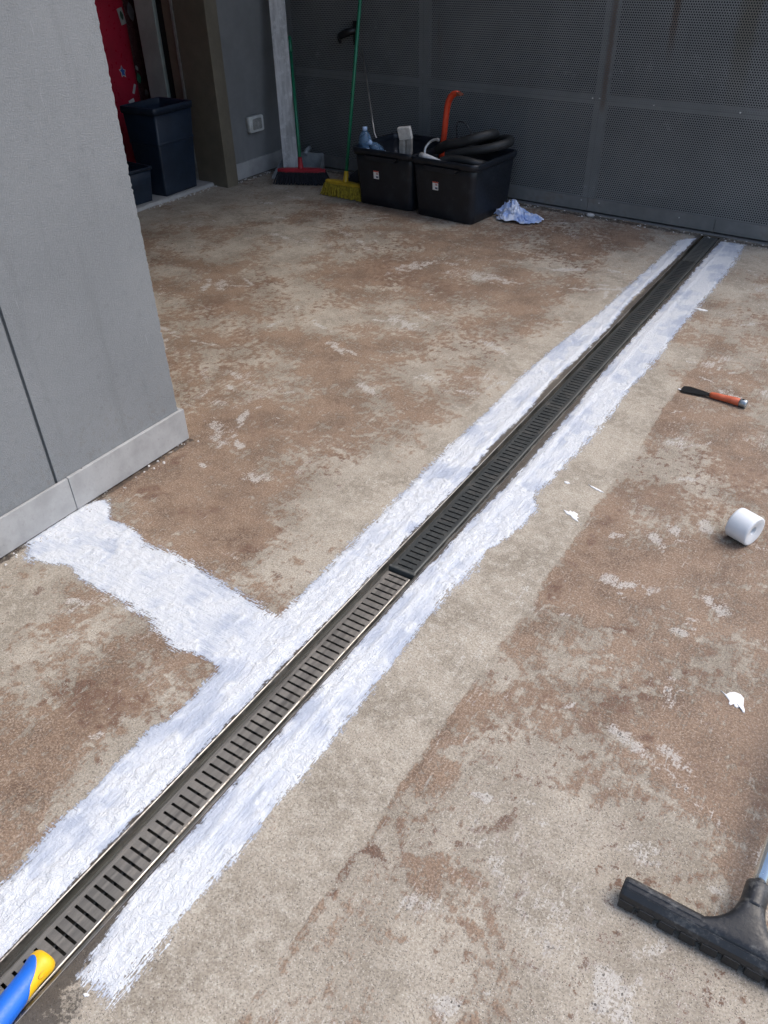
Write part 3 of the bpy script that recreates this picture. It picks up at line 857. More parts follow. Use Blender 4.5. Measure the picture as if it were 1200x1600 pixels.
def splash(name, pts, label, cat='paint splash', h=0.0022, group=None):
    """raised drop with the given outline"""
    P = [Vector((x, y, 0)) for x, y in pts]
    c = sum(P, Vector()) / len(P)
    rings = [[Vector((c.x + (p.x - c.x) * k, c.y + (p.y - c.y) * k, z)) for p in P] for k, z in ((1.0, 0.0002), (0.985, h * .7), (0.9, h), (0.5, h * 1.08), (0.02, h * 1.12))]
    o = MB().loft(rings).build(name, M_DROP, None, label=label, category=cat)
    if group:
        o['group'] = group
    return o
def drop_mat():
    t = NT('white_paint_drop')
    n = t.noise(70, 3, 0.6)
    t.set(Base_Color=t.mix(n, (0.74, 0.75, 0.76), (0.82, 0.82, 0.82)), Roughness=0.35)
    t.bump(n, 0.3, 0.002)
    return t.m
M_DROP = drop_mat()
def blob_pts(cx, cy, rx, ry, seed, n=26, rag=0.25, rot=0.0):
    rg = random.Random(seed)
    out = []
    for k in range(n):
        a = 2 * math.pi * k / n
        q = 1 + rg.uniform(-rag, rag)
        x, y = math.cos(a) * rx * q, math.sin(a) * ry * q
        out.append((cx + x * math.cos(rot) - y * math.sin(rot), cy + x * math.sin(rot) + y * math.cos(rot)))
    return out
splash('paint_splash', [(-0.021, 1.486), (-0.006, 1.480), (0.000, 1.492), (0.010, 1.499), (0.024, 1.499), (0.034, 1.490), (0.036, 1.476), (0.038, 1.466), (0.043, 1.456), (0.045, 1.447), (0.040, 1.446), (0.036, 1.453), (0.030, 1.458), (0.026, 1.452), (0.020, 1.453), (0.017, 1.460), (0.011, 1.452), (0.006, 1.455), (0.006, 1.464), (-0.002, 1.472), (-0.012, 1.481)], 'white paint drop with ragged tails on the concrete, right of centre')
splash('paint_splash', blob_pts(-0.588, 1.967, .030, .012, 4, rag=.45, rot=-.5), 'thin white smear beside the right coating strip')
splash('paint_splash', blob_pts(-0.679, 3.81, .028, .010, 5, rag=.4, rot=-.1), 'small white smear next to the far end of the right coating strip')
splash('paint_splash', blob_pts(-0.672, 2.125, .009, .006, 6, rag=.3), 'tiny white drip beside the middle of the right coating strip')
splash('paint_splash', blob_pts(-0.575, 2.14, .030, .004, 7, rag=.3, rot=-.3), 'thin curved white dribble between the two smears')
splash('paint_splash', blob_pts(-0.79, 0.205, .006, .003, 8, rag=.3, rot=.4), 'tiny white drip below the near end of the right strip')


# ------------------------------------------------------------------ materials for small things
M_BLACK = worn('black_bin_plastic', (0.006, 0.0095, 0.016), 0.42, 0, 0.15, 12, dirt=(0.09, 0.09, 0.088), dirt_amt=0.18)
M_RUBBER = worn('black_rubber', (0.014, 0.015, 0.016), 0.55, 0, 0.1, 30)
M_NAVY = worn('navy_plastic', (0.010, 0.020, 0.038), 0.42, 0, 0.1, 9, dirt=(0.05, 0.06, 0.07), dirt_amt=0.2)
M_GREEN = worn('green_coated_tube', (0.012, 0.17, 0.085), 0.35, 0, 0.1, 30)
M_ORANGE = worn('orange_plastic', (0.58, 0.12, 0.05), 0.42, 0, 0.1, 40, dirt=(0.3, 0.22, 0.17), dirt_amt=0.3)
M_REDBAR = worn('red_orange_steel', (0.62, 0.055, 0.018), 0.4, 0, 0.12, 30, dirt=(0.12, 0.03, 0.02), dirt_amt=0.4)
M_CHROME = worn('chrome_tube', (0.72, 0.72, 0.70), 0.16, 1.0, 0.03, 30)
M_LABEL = worn('white_label', (0.72, 0.72, 0.70), 0.5)


def rrect(w_, d_, r, z, n=6, off=(0, 0)):
    """rounded rectangle ring, counter-clockwise"""
    out = []
    for qx, qy, a0 in ((1, 1, 0), (-1, 1, 90), (-1, -1, 180), (1, -1, 270)):
        for k in range(n + 1):
            a = R(a0 + 90 * k / n)
            out.append(Vector((off[0] + qx * (w_ / 2 - r) + r * math.cos(a), off[1] + qy * (d_ / 2 - r) + r * math.sin(a), z)))
    return out


def storage_bin(loc, rz, label, lab_x, w_=0.425, d_=0.44, h=0.355):
    t = thing('storage_bin', label, 'bin', loc, rz, 'black bins against the gate')
    mb = MB()
    g = 0.038
    th = 0.004
    out = [rrect(w_ - 0.02, d_ - 0.02, 0.03, 0.0), rrect(w_, d_, 0.035, 0.008)]
    for k in range(1, 7):
        f = k / 6
        out.append(rrect(w_ + g * f, d_ + g * f, 0.04, 0.008 + (h - 0.04) * f))
    inn = [rrect(w_ + g * f - 2 * th, d_ + g * f - 2 * th, 0.037, 0.012 + (h - 0.04) * f) for f in (1, 0.5, 0)]
    mb.loft(out + inn, cap=True)
    mb.build('body', M_BLACK, t)
    # thick rim with handles dipping at the middle of each short side
    W0, D0 = w_ + g, d_ + g
    def rim(wx, dx, r, z):
        ring = rrect(wx, dx, r, z, 8)
        return ring
    rm = MB()
    zb = h - 0.032
    rings = [rim(W0 - 0.002, D0 - 0.002, 0.04, zb), rim(W0 + 0.018, D0 + 0.018, 0.045, zb - 0.008), rim(W0 + 0.030, D0 + 0.030, 0.05, zb + 0.004),
             rim(W0 + 0.034, D0 + 0.034, 0.05, h - 0.006), rim(W0 + 0.028, D0 + 0.028, 0.048, h), rim(W0 + 0.004, D0 + 0.004, 0.042, h), rim(W0 - 0.008, D0 - 0.008, 0.038, h - 0.008), rim(W0 - 0.010, D0 - 0.010, 0.037, zb)]
    rm.loft(rings, cap=False)
    rm.build('rim', M_BLACK, t)
    # moulded grip under the front rim
    y = -(D0 + 0.034) / 2
    gp = MB()
    prof = [(-0.13, 0), (-0.10, -0.026), (0.10, -0.026), (0.13, 0)]
    V = []
    for yy in (y - 0.004, y + 0.018):
        V += [(px, yy, zb - 0.006 + pz) for px, pz in prof]
    gp.add(V, [[0, 1, 2, 3], [7, 6, 5, 4], [0, 4, 5, 1], [1, 5, 6, 2], [2, 6, 7, 3], [3, 7, 4, 0]])
    gp.build('grip', M_BLACK, t)
    # price label following the tapered wall
    zl = 0.20
    f = (zl - 0.008) / (h - 0.04)
    yl = -(d_ + g * f) / 2 - 0.0012
    sl = -(g / 2) / (h - 0.04)
    def lab(x0, x1, z0, z1, m, nm, dy, par):
        V = [(x0, yl + dy + sl * (z0 - zl), z0), (x1, yl + dy + sl * (z0 - zl), z0), (x1, yl + dy + sl * (z1 - zl), z1), (x0, yl + dy + sl * (z1 - zl), z1)]
        V += [(a, b + 0.0006, c) for a, b, c in V]
        return MB().add(V, [[0, 1, 2, 3], [4, 7, 6, 5], [0, 4, 5, 1], [1, 5, 6, 2], [2, 6, 7, 3], [3, 7, 4, 0]]).build(nm, m, par)
    lb = lab(lab_x - 0.021, lab_x + 0.021, zl - 0.025, zl + 0.025, M_LABEL, 'price_label', 0, t)
    lab(lab_x - 0.021, lab_x + 0.021, zl + 0.017, zl + 0.025, worn('label_red', (0.55, 0.09, 0.05), 0.5), 'label_stripe', -0.0008, lb)
    lab(lab_x + 0.000, lab_x + 0.016, zl + 0.003, zl + 0.011, worn('label_pink', (0.5, 0.2, 0.17), 0.5), 'label_print', -0.0008, lb)
    lab(lab_x - 0.002, lab_x + 0.016, zl - 0.018, zl - 0.008, worn('label_ink', (0.05, 0.07, 0.12), 0.5), 'barcode', -0.0008, lb)
    return t

B1 = storage_bin((-2.905, 4.735, 0), R(-3.2), 'black storage bin holding water bottles, left of the pair', -0.055)
B2 = storage_bin((-2.425, 4.680, 0), R(-5.5), 'black storage bin heaped with hoses and a red pry bar', -0.055)

# ------------------------------------------------------------------ things in the bins
def bottle(loc, tilt, yaw, label):
    t = thing('water_bottle', label, 'bottle', loc, 0)
    mt = NT('blue_bottle_plastic')
    mt.set(Base_Color=(0.32, 0.55, 0.85), Roughness=0.08, IOR=1.33, Transmission_Weight=0.75)
    mat = Matrix.Rotation(yaw, 4, 'Z') @ Matrix.Rotation(tilt, 4, 'X')
    prof = [(0.0, 0.0), (0.034, 0.0), (0.042, 0.006)]
    for k in range(12):
        prof.append((0.042 + (0.0014 if k % 2 else -0.0014), 0.015 + k * 0.0115))
    prof += [(0.043, 0.158), (0.0425, 0.17), (0.036, 0.19), (0.025, 0.208), (0.0145, 0.218), (0.0138, 0.222)]
    MB().lathe(prof, mat, 24).build('body', mt.m, t)
    MB().lathe([(0.0434, 0.085), (0.0438, 0.087), (0.0438, 0.118), (0.0434, 0.12)], mat, 24).build('label_band', worn('bottle_label', (0.55, 0.66, 0.82), 0.4), t)
    MB().lathe([(0.0155, 0.220), (0.0165, 0.222), (0.0165, 0.238), (0.0155, 0.241), (0.0, 0.241)], mat, 20).build('cap', worn('pale_blue_cap', (0.42, 0.56, 0.78), 0.4), t)
bottle((-3.118, 4.60, 0.215), R(-3), R(20), 'blue plastic water bottle standing upright at the corner of the left bin')
bottle((-2.99, 4.72, 0.195), R(41), R(-36), 'blue plastic water bottle slumped low beside the upright one')

def carton():
    t = thing('paper_packet', 'grey paper packet with a white folded top in the left bin', 'packet', (-2.803, 4.60, 0.20), R(8))
    m = worn('grey_paper', (0.30, 0.28, 0.25), 0.8, 0, 0.15, 25, bump=0.4, bscale=40)
    rg = random.Random(8)
    rings = []
    for k in range(9):
        z = 0.22 * k / 8
        wv = 0.034 + 0.008 * k / 8
        dp = 0.022 - 0.010 * (k / 8)
        rings.append([Vector((sx * wv + rg.uniform(-.002, .002), sy * dp + (-0.005 if ins else 0) * sy * 1 + rg.uniform(-.0015, .0015), z)) for sx, sy, ins in ((-1, -1, 0), (-0.3, -1, 0), (0.0, -1, 1), (0.3, -1, 0), (1, -1, 0), (1, 1, 0), (-1, 1, 0))])
    MB().loft(rings, smooth=False).build('body', m, t)
    mat = Matrix.Translation((0.0, 0.0, 0.225)) @ Matrix.Rotation(R(-8), 4, 'Y') @ Matrix.Rotation(R(12), 4, 'X')
    MB().box(-0.043, 0.043, -0.016, 0.014, -0.012, 0.062, 0.004, mat).build('folded_top', worn('white_paper', (0.62, 0.60, 0.56), 0.8, 0, 0.1, 40), t)
carton()

def pry_bar():
    t = thing('pry_bar', 'red orange pry bar sticking up from the right bin', 'pry bar', (-2.63, 4.75, -0.058))
    pts = [(-0.035, 0.02, 0.10), (-0.01, 0.01, 0.25), (0.004, 0, 0.38), (0.020, 0, 0.50), (0.030, 0, 0.60), (0.036, 0, 0.645), (0.045, 0, 0.678), (0.060, 0, 0.705), (0.080, 0, 0.722), (0.104, -0.002, 0.728), (0.116, -0.003, 0.727)]
    mb = MB()
    mb.tube(pts, [0.019, 0.019, 0.019, 0.019, 0.019, 0.020, 0.021, 0.0215, 0.021, 0.019, 0.015], 10, flat=0.7)
    mb.build('shaft', M_REDBAR, t)
    MB().add([(0.108, -0.024, 0.738), (0.138, -0.026, 0.722), (0.138, 0.018, 0.722), (0.108, 0.018, 0.738), (0.108, -0.022, 0.714), (0.137, -0.026, 0.717), (0.137, 0.018, 0.717), (0.108, 0.016, 0.714)],
             [[0, 1, 2, 3], [7, 6, 5, 4], [0, 4, 5, 1], [1, 5, 6, 2], [2, 6, 7, 3], [3, 7, 4, 0]]).build('claw', worn('bare_claw', (0.30, 0.10, 0.06), 0.4, 0.4), t)
pry_bar()

def smooth_path(P, n=6):
    P = [Vector(p) for p in P]
    out = []
    for i in range(len(P) - 1):
        p0, p1, p2, p3 = P[max(i - 1, 0)], P[i], P[i + 1], P[min(i + 2, len(P) - 1)]
        for k in range(n):
            s_ = k / n
            out.append(0.5 * ((2 * p1) + (-p0 + p2) * s_ + (2 * p0 - 5 * p1 + 4 * p2 - p3) * s_ ** 2 + (-p0 + 3 * p1 - 3 * p2 + p3) * s_ ** 3))
    out.append(P[-1])
    return out

def hose(name, pts, rad, label, cat='hose'):
    MB().tube(smooth_path(pts), rad, 14).build(name, M_RUBBER, None, label=label, category=cat)
hose('thick_hose', [(-2.60, 4.66, 0.36), (-2.52, 4.62, 0.40), (-2.42, 4.62, 0.425), (-2.33, 4.64, 0.455), (-2.27, 4.72, 0.465), (-2.30, 4.82, 0.44), (-2.42, 4.85, 0.38), (-2.5, 4.8, 0.30)], 0.030, 'thick black hose arched across the top of the right bin')
hose('thick_hose', [(-2.50, 4.60, 0.34), (-2.40, 4.60, 0.375), (-2.27, 4.62, 0.40), (-2.185, 4.68, 0.42), (-2.165, 4.77, 0.425), (-2.22, 4.85, 0.42), (-2.34, 4.88, 0.39), (-2.45, 4.88, 0.34)], 0.027, 'black hose looping along the right rim of the right bin')
hose('thick_hose', [(-2.55, 4.50, 0.30), (-2.48, 4.54, 0.335), (-2.38, 4.54, 0.345), (-2.28, 4.55, 0.335), (-2.24, 4.62, 0.31), (-2.3, 4.7, 0.28)], 0.025, 'black hose lying lowest in the right bin')
hose('thin_cable', [(-2.50, 4.72, 0.38), (-2.485, 4.68, 0.50), (-2.45, 4.64, 0.535), (-2.40, 4.62, 0.535), (-2.365, 4.62, 0.50), (-2.35, 4.63, 0.45)], 0.0035, 'thin black cable looping up behind the hoses', 'cable')
MB().tube(smooth_path([(-2.655, 4.58, 0.33), (-2.66, 4.60, 0.375), (-2.635, 4.62, 0.41), (-2.60, 4.62, 0.425), (-2.575, 4.62, 0.425)]), [0.008] * 20 + [0.01] * 5, 10).build('bent_steel_hook', worn('scuffed_bright_metal', (0.55, 0.55, 0.54), 0.35, 0.5), None, label='bent bright metal hook at the left rim of the right bin', category='hook')
def bag():
    # rolled white sheet tapering to a point along the front rim
    P = [(-2.645, 4.515, 0.350), (-2.60, 4.502, 0.349), (-2.54, 4.487, 0.345), (-2.49, 4.475, 0.341), (-2.445, 4.468, 0.337)]
    MB().tube(P, [0.020, 0.019, 0.014, 0.009, 0.003], 14, flat=0.75).build('white_sheet_roll', worn('white_film', (0.60, 0.61, 0.62), 0.5, 0, 0.06, 30), None, label='white tapering plastic roll on the front rim of the right bin', category='plastic roll')
bag()
# clutter filling the bins
MB().tube(smooth_path([(-3.0, 4.8, 0.16), (-2.9, 4.72, 0.21), (-2.8, 4.75, 0.19), (-2.85, 4.86, 0.2), (-2.95, 4.86, 0.17)]), 0.035, 12).build('coiled_hose', M_RUBBER, None, label='coiled black hose deep in the left bin', category='hose')

# ------------------------------------------------------------------ brooms, board, dustpans, rod
def bristles(mb, A, B, top, bot_spread, depth, n, rows, m_len, rg):
    """tapered bristle tufts between head ends A and B"""
    A = Vector(A); B = Vector(B)
    d = (B - A).normalized(); nrm = d.cross(Vector((0, 0, 1))).normalized()
    for r_ in range(rows):
        for k in range(n):
            f = (k + 0.5) / n
            p = A.lerp(B, f) + nrm * (depth * (r_ / (rows - 1) - 0.5) * 0.8)
            off = d * ((f - 0.5) * bot_spread + rg.uniform(-.006, .006)) + nrm * (depth * (r_ / (rows - 1) - 0.5) * 0.5 + rg.uniform(-.006, .006))
            zb = 0.003 + rg.uniform(0, 0.006)
            q = Vector((p.x + off.x, p.y + off.y, zb))
            wd = (B - A).length / n * 0.52
            wb = wd * 1.25
            tp = Vector((p.x, p.y, top))
            dd = depth / rows * 0.5
            mb.add([tp - d * wd * .5 - nrm * dd, tp + d * wd * .5 - nrm * dd, tp + d * wd * .5 + nrm * dd, tp - d * wd * .5 + nrm * dd,
                    q - d * wb * .5 - nrm * dd, q + d * wb * .5 - nrm * dd, q + d * wb * .5 + nrm * dd, q - d * wb * .5 + nrm * dd],
                   [[0, 1, 2, 3], [7, 6, 5, 4], [0, 4, 5, 1], [1, 5, 6, 2], [2, 6, 7, 3], [3, 7, 4, 0]])

def broom(name, label, A, B, ztop, head_h, depth, hb, ht, m_head, m_br, m_sock, spread, hook):
    c = (Vector(A) + Vector(B)) / 2
    t = thing(name, label, 'broom', (c.x, c.y, 0))
    rg = random.Random(4)
    a = Vector(A) - c; b = Vector(B) - c
    d = (b - a).normalized(); nrm = d.cross(Vector((0, 0, 1))).normalized()
    mb = MB()
    bristles(mb, (a.x, a.y, 0), (b.x, b.y, 0), ztop, spread, depth, 34, 4, 0, rg)
    br = mb.build('bristles', m_br, t); br['kind'] = 'stuff'
    hd = MB()
    rings = []
    L = (b - a).length
    for k in range(13):
        f = k / 12
        p = a + d * (L * f)
        e = min(1.0, 0.55 + 3.0 * min(f, 1 - f))
        hh = head_h * (0.75 + 0.25 * math.sin(math.pi * f))
        rings.append([Vector((p.x + nrm.x * depth / 2 * e * s_, p.y + nrm.y * depth / 2 * e * s_, z)) for s_, z in ((-1, ztop - 0.004), (-1, ztop + hh * .6), (-0.6, ztop + hh), (0.6, ztop + hh), (1, ztop + hh * .6), (1, ztop - 0.004))])
    hd.loft(rings, smooth=False)
    hd.build('head', m_head, t)
    hb = Vector(hb) - c; ht = Vector(ht) - c
    ax = (ht - hb).normalized()
    MB().tube([hb - ax * 0.035, hb - ax * 0.01, hb + ax * 0.03, hb + ax * 0.055], [0.024, 0.0195, 0.0165, 0.0155], 16).build('socket', m_sock, t)
    hl = MB().tube([hb + ax * 0.03, hb.lerp(ht, .5), ht], 0.0115, 14).build('handle', M_GREEN, t)
    MB().tube([ht - ax * 0.11, ht - ax * 0.01, ht], [0.0145, 0.0145, 0.009], 14).build('hanging_cap', M_GREEN, hl)
    return t
M_DBR = worn('dark_bristle', (0.012, 0.016, 0.026), 0.6)
M_YBR = worn('yellow_bristle', (0.42, 0.32, 0.035), 0.6, 0, 0.25, 60)
broom('push_broom', 'broom with dark bristles and red head, green handle leaning in the corner', (-3.925, 4.66, 0), (-3.605, 4.80, 0), 0.088, 0.022, 0.06,
      (-3.775, 4.735, 0.125), (-4.115, 5.150, 0.872), worn('red_head', (0.36, 0.02, 0.035), 0.45), M_DBR, worn('red_socket', (0.36, 0.02, 0.03), 0.45), 0.07, True)
broom('push_broom', 'broom with yellow bristles and long green handle, left of the bins', (-3.445, 4.60, 0), (-3.150, 4.585, 0), 0.085, 0.020, 0.06,
      (-3.285, 4.60, 0.112), (-3.375, 5.10, 1.62), worn('yellow_head', (0.52, 0.34, 0.02), 0.45), M_YBR, worn('yellow_socket', (0.55, 0.36, 0.02), 0.4), 0.06, True)

def board():
    t = NT('weathered_board')
    mp = t.mapping((45, 45, 5))
    g = t.noise(1.0, 5, 0.65, vec=mp); n = t.noise(24, 5, 0.7)
    c = t.mix(t.step(g, 0.3, 0.7), (0.42, 0.415, 0.41), (0.70, 0.695, 0.69))
    c = t.mix(t.math('MULTIPLY', t.step(n, 0.48, 0.66), 0.6), c, (0.80, 0.80, 0.80))
    t.set(Base_Color=c, Roughness=0.7)
    t.bump(g, 0.3, 0.002)
    o = MB().box(-0.056, 0.056, -0.011, 0.011, 0, 2.05, 0.003).build('board', t.m, None, label='long pale weathered board leaning in the corner', category='board')
    b = Vector((-3.967, 4.862, 0.024)); top = Vector((-4.098, 5.022, 1.10))
    z = (top - b).normalized()
    x = Vector((0.93, 0.36, 0)); x = (x - z * x.dot(z)).normalized()
    y = z.cross(x)
    o.matrix_world = Matrix(((x.x, y.x, z.x, b.x), (x.y, y.y, z.y, b.y), (x.z, y.z, z.z, b.z), (0, 0, 0, 1)))
board()

def dustpan(loc, rz, pitch, label, m, wd=0.27, dp=0.22, h=0.085):
    t = thing('dustpan', label, 'dustpan', loc, rz)
    X = Matrix.Rotation(pitch, 4, 'X')
    def q(*p):
        return X @ Vector(p)
    a = wd / 2; b = wd / 2 * 0.80
    base = MB()
    th = 0.003
    V = [q(-a, 0, 0), q(a, 0, 0), q(b, dp, 0.012), q(-b, dp, 0.012)]
    V += [v + X.to_3x3() @ Vector((0, 0, th)) for v in V]
    F = [[3, 2, 1, 0], [4, 5, 6, 7], [0, 1, 5, 4], [1, 2, 6, 5], [2, 3, 7, 6], [3, 0, 4, 7]]
    base.add(V, F).build('pan', m, t)
    for s_ in (-1, 1):
        V = [q(s_ * a, 0.005, th), q(s_ * b, dp, 0.012 + th), q(s_ * b * 1.03, dp, h), q(s_ * a, 0.02, 0.022)]
        V += [v + X.to_3x3() @ Vector((s_ * th, 0, 0)) for v in V]
        MB().add(V, F).build('side_wall', m, t)
    V = [q(-b, dp, 0.010), q(b, dp, 0.010), q(b, dp + 0.01, h), q(-b, dp + 0.01, h)]
    V += [v + X.to_3x3() @ Vector((0, th, 0)) for v in V]
    MB().add(V, F).build('rear_wall', m, t)
    MB().tube([q(0, dp + 0.005, h - 0.015), q(0, dp + 0.05, h + 0.005), q(0, dp + 0.11, h + 0.01)], [0.014, 0.012, 0.012], 12, flat=1.5).build('grip', m, t)
    return t
dustpan((-3.87, 4.77, 0.004), R(16), R(4), 'grey dustpan behind the red headed broom', worn('grey_pan', (0.27, 0.29, 0.30), 0.4, 0, 0.1, 20), 0.36, 0.25, 0.12)
dustpan((-3.50, 4.88, 0.006), R(-70), R(12), 'black dustpan between the yellow broom and the left bin', worn('black_pan', (0.03, 0.034, 0.04), 0.42), 0.26, 0.26, 0.12)

MB().tube([(-3.03, 4.80, 0.10), (-3.236, 4.86, 0.42), (-3.40, 5.02, 0.72), (-3.475, 5.13, 0.90)][:1] + [(-3.20, 4.84, 0.37), (-3.475, 5.13, 0.83)], 0.006, 10).build('metal_rod', worn('thin_steel_rod', (0.5, 0.48, 0.44), 0.35, 0.8), None, label='thin steel rod leaning from the left bin to the gate', category='rod')

# ------------------------------------------------------------------ navy bins in the doorway
def navy_bin(name, label, loc, rz, w0, d0, w1, d1, h, group):
    t = thing(name, label, 'bin', loc, rz, group)
    mb = MB()
    outs = [rrect(w0, d0, 0.012, 0.0, 3)] + [rrect(w0 + (w1 - w0) * f, d0 + (d1 - d0) * f, 0.014, h * f, 3) for f in (0.03, 0.5, 0.93)]
    inn = [rrect(w1 - 0.012, d1 - 0.012, 0.012, h * 0.93, 3), rrect(w0 - 0.008, d0 - 0.008, 0.01, 0.008, 3)]
    mb.loft(outs + inn)
    mb.build('body', M_NAVY, t)
    rings = [rrect(w1 - 0.004, d1 - 0.004, 0.014, h * 0.93, 3), rrect(w1 + 0.012, d1 + 0.012, 0.016, h * 0.93 - 0.003, 3), rrect(w1 + 0.014, d1 + 0.014, 0.016, h - 0.004, 3), rrect(w1 + 0.010, d1 + 0.010, 0.016, h, 3), rrect(w1 - 0.004, d1 - 0.004, 0.012, h, 3), rrect(w1 - 0.014, d1 - 0.014, 0.01, h - 0.006, 3), rrect(w1 - 0.014, d1 - 0.014, 0.01, h * .93, 3)]
    MB().loft(rings, cap=False).build('rim', M_NAVY, t)
    return t
NB = 'navy bins in the doorway'
tb = navy_bin('waste_bin', 'tall open navy bin with a moulded band in the doorway', (-4.462, 4.102, 0.0225), R(2), 0.222, 0.318, 0.300, 0.362, 0.553, NB)
fb = 0.62
MB().loft([rrect(0.222 + 0.078 * f + g_, 0.318 + 0.044 * f + g_, 0.016, 0.553 * f, 3) for f, g_ in ((fb - .045, -.002), (fb - .03, 0.007), (fb - .008, 0.009), (fb, -.002))], cap=False).build('band', M_NAVY, tb)
navy_bin('waste_bin', 'low navy bin half hidden behind the stucco wall edge', (-4.49, 3.66, 0.0225), R(-3), 0.24, 0.36, 0.28, 0.40, 0.22, NB)

# ------------------------------------------------------------------ wall socket
def socket():
    t = thing('wall_socket', 'white surface mounted socket box on the dark grey wall', 'socket', (DWX, 4.80, 0.352))
    m = worn('white_plastic', (0.60, 0.61, 0.58), 0.4)
    rings = [rrect(0.155, 0.108, 0.014, 0.0), rrect(0.155, 0.108, 0.014, 0.030), rrect(0.147, 0.100, 0.012, 0.040)]
    X = Matrix(((0, 0, 1, 0), (1, 0, 0, 0), (0, 1, 0, 0), (0, 0, 0, 1)))
    MB().loft([[X @ p for p in r_] for r_ in rings]).build('box', m, t)
    cv = MB().loft([[X @ p for p in r_] for r_ in [rrect(0.098, 0.072, 0.008, 0.0402), rrect(0.094, 0.068, 0.007, 0.046)]]).build('cover', worn('grey_cover', (0.28, 0.28, 0.265), 0.3), t)
    MB().loft([[X @ p for p in r_] for r_ in [rrect(0.108, 0.082, 0.010, 0.0385), rrect(0.105, 0.079, 0.009, 0.0425), rrect(0.100, 0.074, 0.009, 0.0425), rrect(0.099, 0.073, 0.009, 0.0395)]], cap=False).build('bezel', m, t)
    MB().loft([[X @ (p + Vector((0.012, 0, 0))) for p in r_] for r_ in [rrect(0.022, 0.026, 0.003, 0.0462), rrect(0.020, 0.024, 0.003, 0.0478)]]).build('latch', worn('pale_latch', (0.36, 0.35, 0.33), 0.4), cv)
socket()

# ------------------------------------------------------------------ crumpled cloth
def cloth():
    rg = np.random.RandomState(3)
    n = 74
    u = np.linspace(-1, 1, n)
    U, V_ = np.meshgrid(u, u)
    # two lobes: a bunched heap and a flat flap
    ang = 0.12
    rx, ry = 0.155, 0.105
    Xc = U * rx * (1 - 0.18 * np.abs(V_) ** 2) ; Yc = V_ * ry * (1 - 0.25 * U ** 2)
    fold = np.abs(fbm(U * 1.4 + V_ * 0.5, V_ * 1.1, 3.1, 3, 71) - 0.5) * 2
    fold2 = np.abs(fbm(U * 1.0 + V_ * 1.6, V_ - U * .7, 4.3, 2, 75) - 0.5) * 2
    heap = np.exp(-((U + 0.35) / 0.48) ** 2 - (V_ / 0.62) ** 2)
    Z = 0.004 + heap * (0.052 + 0.040 * (1 - fold) ** 2 - 0.02 * fold2) + 0.022 * (1 - fold) ** 3 * (1 - np.maximum(np.abs(U), np.abs(V_)) ** 6) + 0.010 * (1 - fold2) ** 2
    Xc = Xc + (fbm(U, V_, 2.3, 3, 77) - 0.5) * 0.09; Yc = Yc + (fbm(U, V_, 2.3, 3, 79) - 0.5) * 0.09
    me = bpy.data.meshes.new('crumpled_cloth')
    vs_ = np.stack([Xc * math.cos(ang) - Yc * math.sin(ang), Xc * math.sin(ang) + Yc * math.cos(ang), Z], -1).reshape(-1, 3)
    idx = np.arange(n * n).reshape(n, n)
    fs = np.stack([idx[:-1, :-1], idx[:-1, 1:], idx[1:, 1:], idx[1:, :-1]], -1).reshape(-1, 4)
    me.from_pydata(vs_.tolist(), [], fs.tolist())
    me.polygons.foreach_set('use_smooth', [True] * len(me.polygons))
    t = NT('blue_white_cloth')
    nn = t.noise(14, 3, 0.6)
    t.set(Base_Color=t.mix(t.step(nn, 0.4, 0.6), (0.66, 0.70, 0.80), (0.34, 0.45, 0.72)), Roughness=0.85)
    o = link('crumpled_cloth', me, t.m, None, label='crumpled pale blue and white rag on the floor beside the right bin', category='rag')
    md = o.modifiers.new('thickness', 'SOLIDIFY'); md.thickness = 0.0016
    o.location = (-2.03, 4.70, 0.0)
cloth()

# ------------------------------------------------------------------ tape roll
def tape():
    a = Vector((-0.147, 2.128, 0)); b = Vector((-0.062, 2.092, 0))
    ax = (b - a).normalized()
    t = thing('tape_roll', 'white plastic roll lying on its side on the brown floor', 'roll', (a.x, a.y, 0))
    r = 0.047
    L = 0.070
    z = ax; x = Vector((0, 0, 1)); y = z.cross(x)
    mat = Matrix(((x.x, y.x, z.x, 0), (x.y, y.y, z.y, 0), (x.z, y.z, z.z, r), (0, 0, 0, 1)))
    m = worn('white_roll', (0.74, 0.77, 0.79), 0.4, 0, 0.02, 20)
    MB().lathe([(0.016, 0.006), (r - 0.006, 0.0), (r - 0.001, 0.003), (r, 0.008), (r, L - 0.006), (r - 0.0015, L - 0.001), (r - 0.006, L), (0.022, L - 0.004), (0.0135, L - 0.006)], mat, 48).build('wound_film', m, t)
    MB().lathe([(0.0135, L - 0.0055), (0.0115, L - 0.0065), (0.011, L - 0.018), (0.0, L - 0.019)], mat, 32).build('core_tube', worn('pale_core', (0.62, 0.66, 0.69), 0.5), t)
    # loose tail of the film along the outside
    pts = []
    mb = MB()
    ring0, ring1 = [], []
    for k in range(8):
        th = R(150 + 10 * k); rr = r + 0.0006 + 0.0009 * k / 7
        ring0.append(mat @ Vector((rr * math.cos(th), rr * math.sin(th), 0.004))); ring1.append(mat @ Vector((rr * math.cos(th), rr * math.sin(th), L - 0.004)))
    mb.add(ring0 + ring1, [[k, k + 1, 8 + k + 1, 8 + k] for k in range(7)], True)
    mb.build('loose_tail', m, t)
tape()

